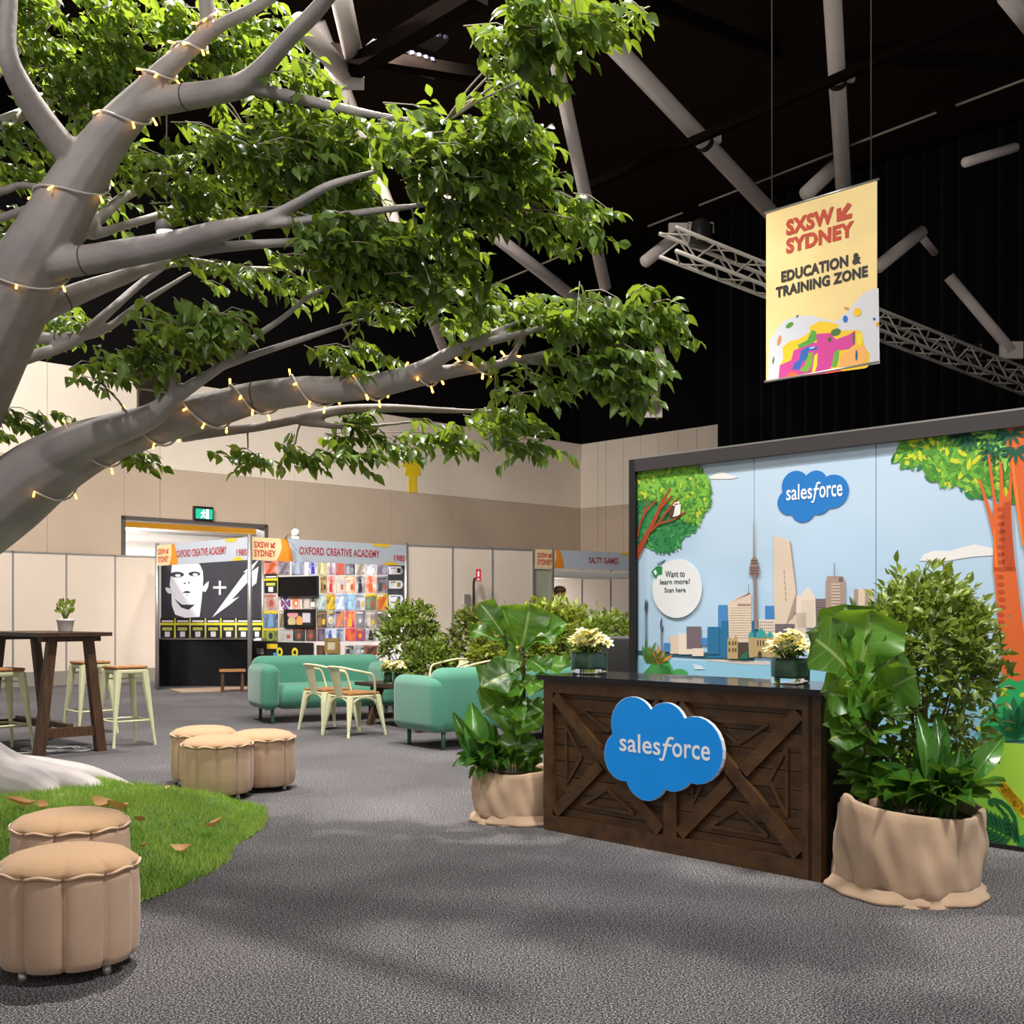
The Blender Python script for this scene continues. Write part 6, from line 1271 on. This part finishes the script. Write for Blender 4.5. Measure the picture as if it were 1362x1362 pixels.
for iz, (px, py, Y, rx, ry, dn) in enumerate(Z):
    nt_ = max(6, int(math.pi*rx*ry/300*dn)); c = np.array(P(px, py, Y)); k = Y/F
    R = np.array([rx*k, (rx+ry)*.5*k, ry*k])
    near = allp[np.argmin(np.linalg.norm(allp[:, :3]-c, axis=1))][:3]
    hub = c+(near-c)*.25
    TW.tube([tuple(near), tuple((near+hub)/2+np.array([0, 0, .02])), tuple(hub)], [.008, .006, .005], 5, cap=False)
    for j in range(nt_):
        v = g.normal(size=3); v /= np.linalg.norm(v); s0 = c+v*R*g.random()**.4
        d = np.array([.75, -.1, -.12])+g.normal(size=3)*np.array([.5, .6, .28]); d /= np.linalg.norm(d); L = g.uniform(.16, .34)
        s0 = s0-d*L*.45; pts = [s0, s0+d*L*.5+np.array([0, 0, .01]), s0+d*L+np.array([0, 0, -.05*L/.3])]
        if j % 2 == 0: TW.tube([tuple(p) for p in pts], [.0035, .003, .002], 4, cap=False)
        if j % 6 == 0: TW.tube([tuple(hub), tuple(pts[0])], [.004, .003], 4, cap=False)
        m = int(L/.026); sd = np.cross(d, [0, 0, 1.]); sd /= np.linalg.norm(sd)+1e-9
        for q in range(m):
            t_ = (q+.5)/m; sg = 1 if q % 2 else -1
            p = pts[0]+(pts[2]-pts[0])*t_; dd = d*.65+sd*sg*.75+np.array([0, 0, -.45])+g.normal(size=3)*.3
            Bs.append(p); Ds.append(dd); Ns.append(np.array([0, -.15, 1.])+g.normal(size=3)*.4); Ls.append(g.uniform(.068, .105)); zi.append(iz)
Bs, Ds, Ns, Ls, zi = map(np.array, (Bs, Ds, Ns, Ls, zi)); print('tree leaves', len(Bs))
M_tl = leafmat('leaf_tree', '#20381C', '#7D994E', '#A2BC34', .36, .3)
tone = np.clip(g.normal(.42, .24, len(Bs)), 0, 1)
big = np.where(np.isin(zi, [20, 21, 22, 23, 16, 17, 14]))[0]; order = big[np.argsort(Bs[big, 1])]; pick = order[:300] if len(order) > 300 else order
mask = np.ones(len(Bs), bool); mask[pick] = False
V, Fc = leaf_arrays(Bs[mask], Ds[mask], Ns[mask], Ls[mask], .58, .28); o = tpart(link('foliage', leaf_mesh('foliage', V, Fc, tone[mask], M_tl))); o['kind'] = 'stuff'
LT = []
for k in range(6):
    V, Fc = leaf_arrays(np.zeros((1, 3)), np.array([[1., 0, 0]]), np.array([[0, 0, 1.]]), np.ones(1), .58, .2+.04*k); LT.append(leaf_mesh('leaf', V, Fc, np.array([.15+.14*k]), M_tl))
for n_, i in enumerate(pick):
    x = Vector(Ds[i]).normalized(); y = Vector(Ns[i]).cross(x).normalized(); z = x.cross(y); L = Ls[i]
    o = link('leaf', LT[n_ % 6], tree); o.matrix_basis = Matrix.Translation(-TB) @ Matrix(((x.x*L, y.x*L, z.x*L, Bs[i][0]), (x.y*L, y.y*L, z.y*L, Bs[i][1]), (x.z*L, y.z*L, z.z*L, Bs[i][2]), (0, 0, 0, 1)))
o = tpart(TW.build('twigs', mat('twig_grey', '#A69A8E', .7))); o['kind'] = 'stuff'

# fairy lights wound round the two main limbs
BM_ = MB(); BM_.lathe([(.002, 0), (.005, .003), (.005, .024), (.007, .028), (.006, .04), (.002, .044)], n=8)
bo = BM_.build('bulb', mat('bulb_warm', '#FFB84A', .3, emit=7)); BULB = bo.data; bpy.data.objects.remove(bo)
def fairy(label, key, f0, f1, turns, phase):
    c = CUR[key]; n = len(c); i0, i1 = f0*(n-1), f1*(n-1); pts = []; t = thing('fairy_light_string', label, 'lights', (0, 0, 0), 0, 'fairy lights on the tree limbs'); M = int(turns*26); nb_ = 0; last = None
    for k in range(M+1):
        x = i0+(i1-i0)*k/M; i = min(int(x), n-2); fr_ = x-i; p = Vector((c[i]*(1-fr_)+c[i+1]*fr_)[:3]); r = c[i][3]*(1-fr_)+c[i+1][3]*fr_
        d = Vector((c[i+1]-c[i])[:3]).normalized(); a_ = d.cross(Vector((0, 1, 0))).normalized(); b_ = d.cross(a_); q = phase+2*math.pi*turns*k/M+.35*math.sin(k*.21)
        nn = a_*math.cos(q)+b_*math.sin(q); w = p+nn*(r+.012)
        if last is None or (w-last).length > .025: pts.append(w); last = w
        if k % 5 == 0:
            dr = (nn+Vector((rr.uniform(-.5, .5), rr.uniform(-.5, .5), -.7))).normalized()
            o = link('bulb', BULB, t, w); o.rotation_mode = 'QUATERNION'; o.rotation_quaternion = dr.to_track_quat('Z', 'Y'); nb_ += 1
    one('cable', mat('cable_white', '#D8D2CC', .5), t, 'tube', pts, .0065, 6); return t
fairy('string of warm fairy lights wound round the upper limb', 'trunk', .44, .99, 6, .5)
fairy('string of warm fairy lights wound round the long lower limb', 'limb', .18, .95, 9, 2.2)

# grass mound
POLY = [G(*q) for q in ((357, 1078), (353, 1100), (330, 1117), (311, 1131), (303, 1150), (264, 1171), (240, 1182), (184, 1203), (150, 1192), (60, 1188), (-60, 1200), (-240, 1180), (-330, 1110), (-300, 1060), (-160, 1036), (-40, 1030), (60, 1034), (130, 1039), (190, 1044), (232, 1052), (280, 1063), (330, 1069))]
PG = [(p.x, p.y) for p in POLY]
cr = spline([(x, y, 0, 0) for x, y in PG+PG[:1]], 6)[:, :2]
def edge_d(X, Y):
    d = np.full(X.shape, 9.)
    for (x1, y1), (x2, y2) in zip(cr[:-1], cr[1:]):
        L2 = (x2-x1)**2+(y2-y1)**2+1e-9; t = np.clip(((X-x1)*(x2-x1)+(Y-y1)*(y2-y1))/L2, 0, 1); d = np.minimum(d, np.hypot(X-x1-t*(x2-x1), Y-y1-t*(y2-y1)))
    return d
def in_poly(X, Y):
    r = np.zeros(X.shape, bool)
    for (x1, y1), (x2, y2) in zip(cr[:-1], cr[1:]):
        c = ((y1 > Y) != (y2 > Y)) & (X < (x2-x1)*(Y-y1)/(y2-y1+1e-12)+x1); r ^= c
    return r
b1, b2 = G(285, 1082), G(235, 1110)
def hgt(X, Y):
    d = edge_d(X, Y); h = .012+.14*np.clip((d-.14)/.45, 0, 1)**1.3
    h = h+.07*np.exp(-((X-b1.x)**2+(Y-b1.y)**2)/.05)*np.clip(d/.25, 0, 1)+.05*np.exp(-((X-b2.x)**2+(Y-b2.y)**2)/.06)
    return h+.012*np.sin(X*9+Y*3)*np.sin(Y*8)*np.clip(d*4, 0, 1)
xs_, ys_ = np.arange(cr[:, 0].min(), cr[:, 0].max(), .05), np.arange(cr[:, 1].min(), cr[:, 1].max(), .05)
b = MB(); idx = {}; XX, YY = np.meshgrid(xs_, ys_, indexing='ij'); IN = in_poly(XX, YY); HH = hgt(XX, YY); vs = []; fs = []
for i in range(len(xs_)):
    for j in range(len(ys_)):
        if IN[i, j]: idx[i, j] = len(vs); vs.append((xs_[i], ys_[j], HH[i, j]-.008))
for (i, j) in list(idx):
    q = [(i, j), (i+1, j), (i+1, j+1), (i, j+1)]
    if all(k in idx for k in q): fs.append(tuple(idx[k] for k in q))
b.add(vs, fs, 0, True); turf = thing('grass_mound', 'low mound of bright green artificial grass round the tree roots', 'grass', (TB.x+1, TB.y-.8, 0)); tinv2 = Matrix.Translation(-turf.location)
o = b.build('turf_base', mat('turf_green', '#4A6A26', .95, vary=.3, vscale=5)); o.parent = turf; o.matrix_parent_inverse = tinv2; turf['kind'] = 'stuff'
n = 90000; X = g.uniform(cr[:, 0].min(), cr[:, 0].max(), n); Y_ = g.uniform(cr[:, 1].min(), cr[:, 1].max(), n); k = in_poly(X, Y_) & (X > -4.2); X, Y_ = X[k], Y_[k]; n = len(X); h0 = hgt(X, Y_)
ang = g.random(n)*6.28; hh = g.uniform(.014, .034, n); wv = .0035; V = np.empty((n, 3, 3)); cx_, sx_ = np.cos(ang)*wv, np.sin(ang)*wv
V[:, 0] = np.stack([X-cx_, Y_-sx_, h0-.008], 1); V[:, 1] = np.stack([X+cx_, Y_+sx_, h0-.008], 1); V[:, 2] = np.stack([X+g.normal(size=n)*.012, Y_+g.normal(size=n)*.012, h0+hh], 1)
patch = np.clip(.5+.25*np.sin(X*5)*np.sin(Y_*6+1)+g.normal(size=n)*.2, 0, 1)
o = link('blades', leaf_mesh('blades', V, [(0, 1, 2)], patch, leafmat('grass_blade', '#6A9630', '#B2C862', '#A8C84A', .3, .6))); o.parent = turf; o.matrix_parent_inverse = tinv2; o['kind'] = 'stuff'
# dry leaves lying on the grass
M_dry = leafmat('leaf_dry', '#A06A36', '#E0B57C', '#C98F50', .2, .7)
DL = []
for k in range(4):
    vs = []; fs = []
    for i in range(7):
        t = i/6; w = .5*math.sin(math.pi*min(.98, t*.96+.02))**.9
        for j in range(5): s_ = -1+j/2; vs.append((t-.5, s_*w*(.55+.1*k), .35*abs(s_)**1.5*w+.22*(2*t-1)**2+.05*math.sin(5*t+k)))
    fs = [(5*i+j, 5*i+5+j, 5*i+6+j, 5*i+1+j) for i in range(6) for j in range(4)]
    me = bpy.data.meshes.new('dry_leaf'); me.from_pydata(vs, [], fs); me.polygons.foreach_set('use_smooth', [True]*len(fs)); at = me.attributes.new('tone', 'FLOAT', 'POINT'); at.data.foreach_set('value', np.clip(np.array([v[0] for v in vs])*.5+.35+.15*k, 0, 1).astype(np.float32)); me.materials.append(M_dry); DL.append(me)
for i, (px, py, s_, lab) in enumerate(((27, 1077, .17, 'brown curled leaf at the foot of the thick root, nearest the photo edge'), (56, 1079, .10, 'small brown leaf under the root arch'), (137, 1077, .15, 'pair-leaf on the grass behind the second pouf, left one'), (156, 1081, .15, 'long tan leaf on the grass behind the second pouf, right one'), (186, 1099, .10, 'small curled leaf right of the second pouf top'), (285, 1104, .13, 'upright pale brown leaf on the grass near its right end'), (241, 1137, .11, 'twisted yellowish leaf in the middle of the lit grass'), (191, 1132, .05, 'tiny dry scrap beside the second pouf'), (192, 1057, .11, 'reddish leaf against the tip of the rear root'), (212, 1062, .13, 'dry leaf left of the pouf cluster, nearest the root tips'), (228, 1065, .12, 'dry leaf at the foot of the front pouf of three'), (226, 1056, .12, 'dry leaf tucked beside the rear pouf of three'))):
    p = G(px, py); z = float(hgt(np.array([p.x]), np.array([p.y]))[0]) if in_poly(np.array([p.x]), np.array([p.y]))[0] else 0
    p = P(px, py, (H-z)*F/(py-HY)); o = link('dry_leaf', DL[i % 4], None, (p.x, p.y, z+.025)); o.scale = (s_, s_, s_*1.1); o.rotation_euler = (rr.uniform(-.4, .4), rr.uniform(-.3, .3), rr.uniform(0, 6.28)); tag(o, lab, 'leaf', 'dry leaves on the grass')

# every empty whose pieces were laid out in world space moves to the foot of its own pieces
bpy.context.view_layer.update()
for o in list(COL.objects):
    if o.type == 'EMPTY' and o.parent is None and o.location.length < 1e-6 and o.children:
        c = [ch.matrix_world @ Vector(k) for ch in o.children if ch.type == 'MESH' for k in ch.bound_box]
        if not c: continue
        lo = Vector((min(p[i] for p in c) for i in range(3))); hi = Vector((max(p[i] for p in c) for i in range(3))); q = Vector(((lo.x+hi.x)/2, (lo.y+hi.y)/2, lo.z))
        o.location = q
        for ch in o.children: ch.matrix_parent_inverse = Matrix.Translation(-q)
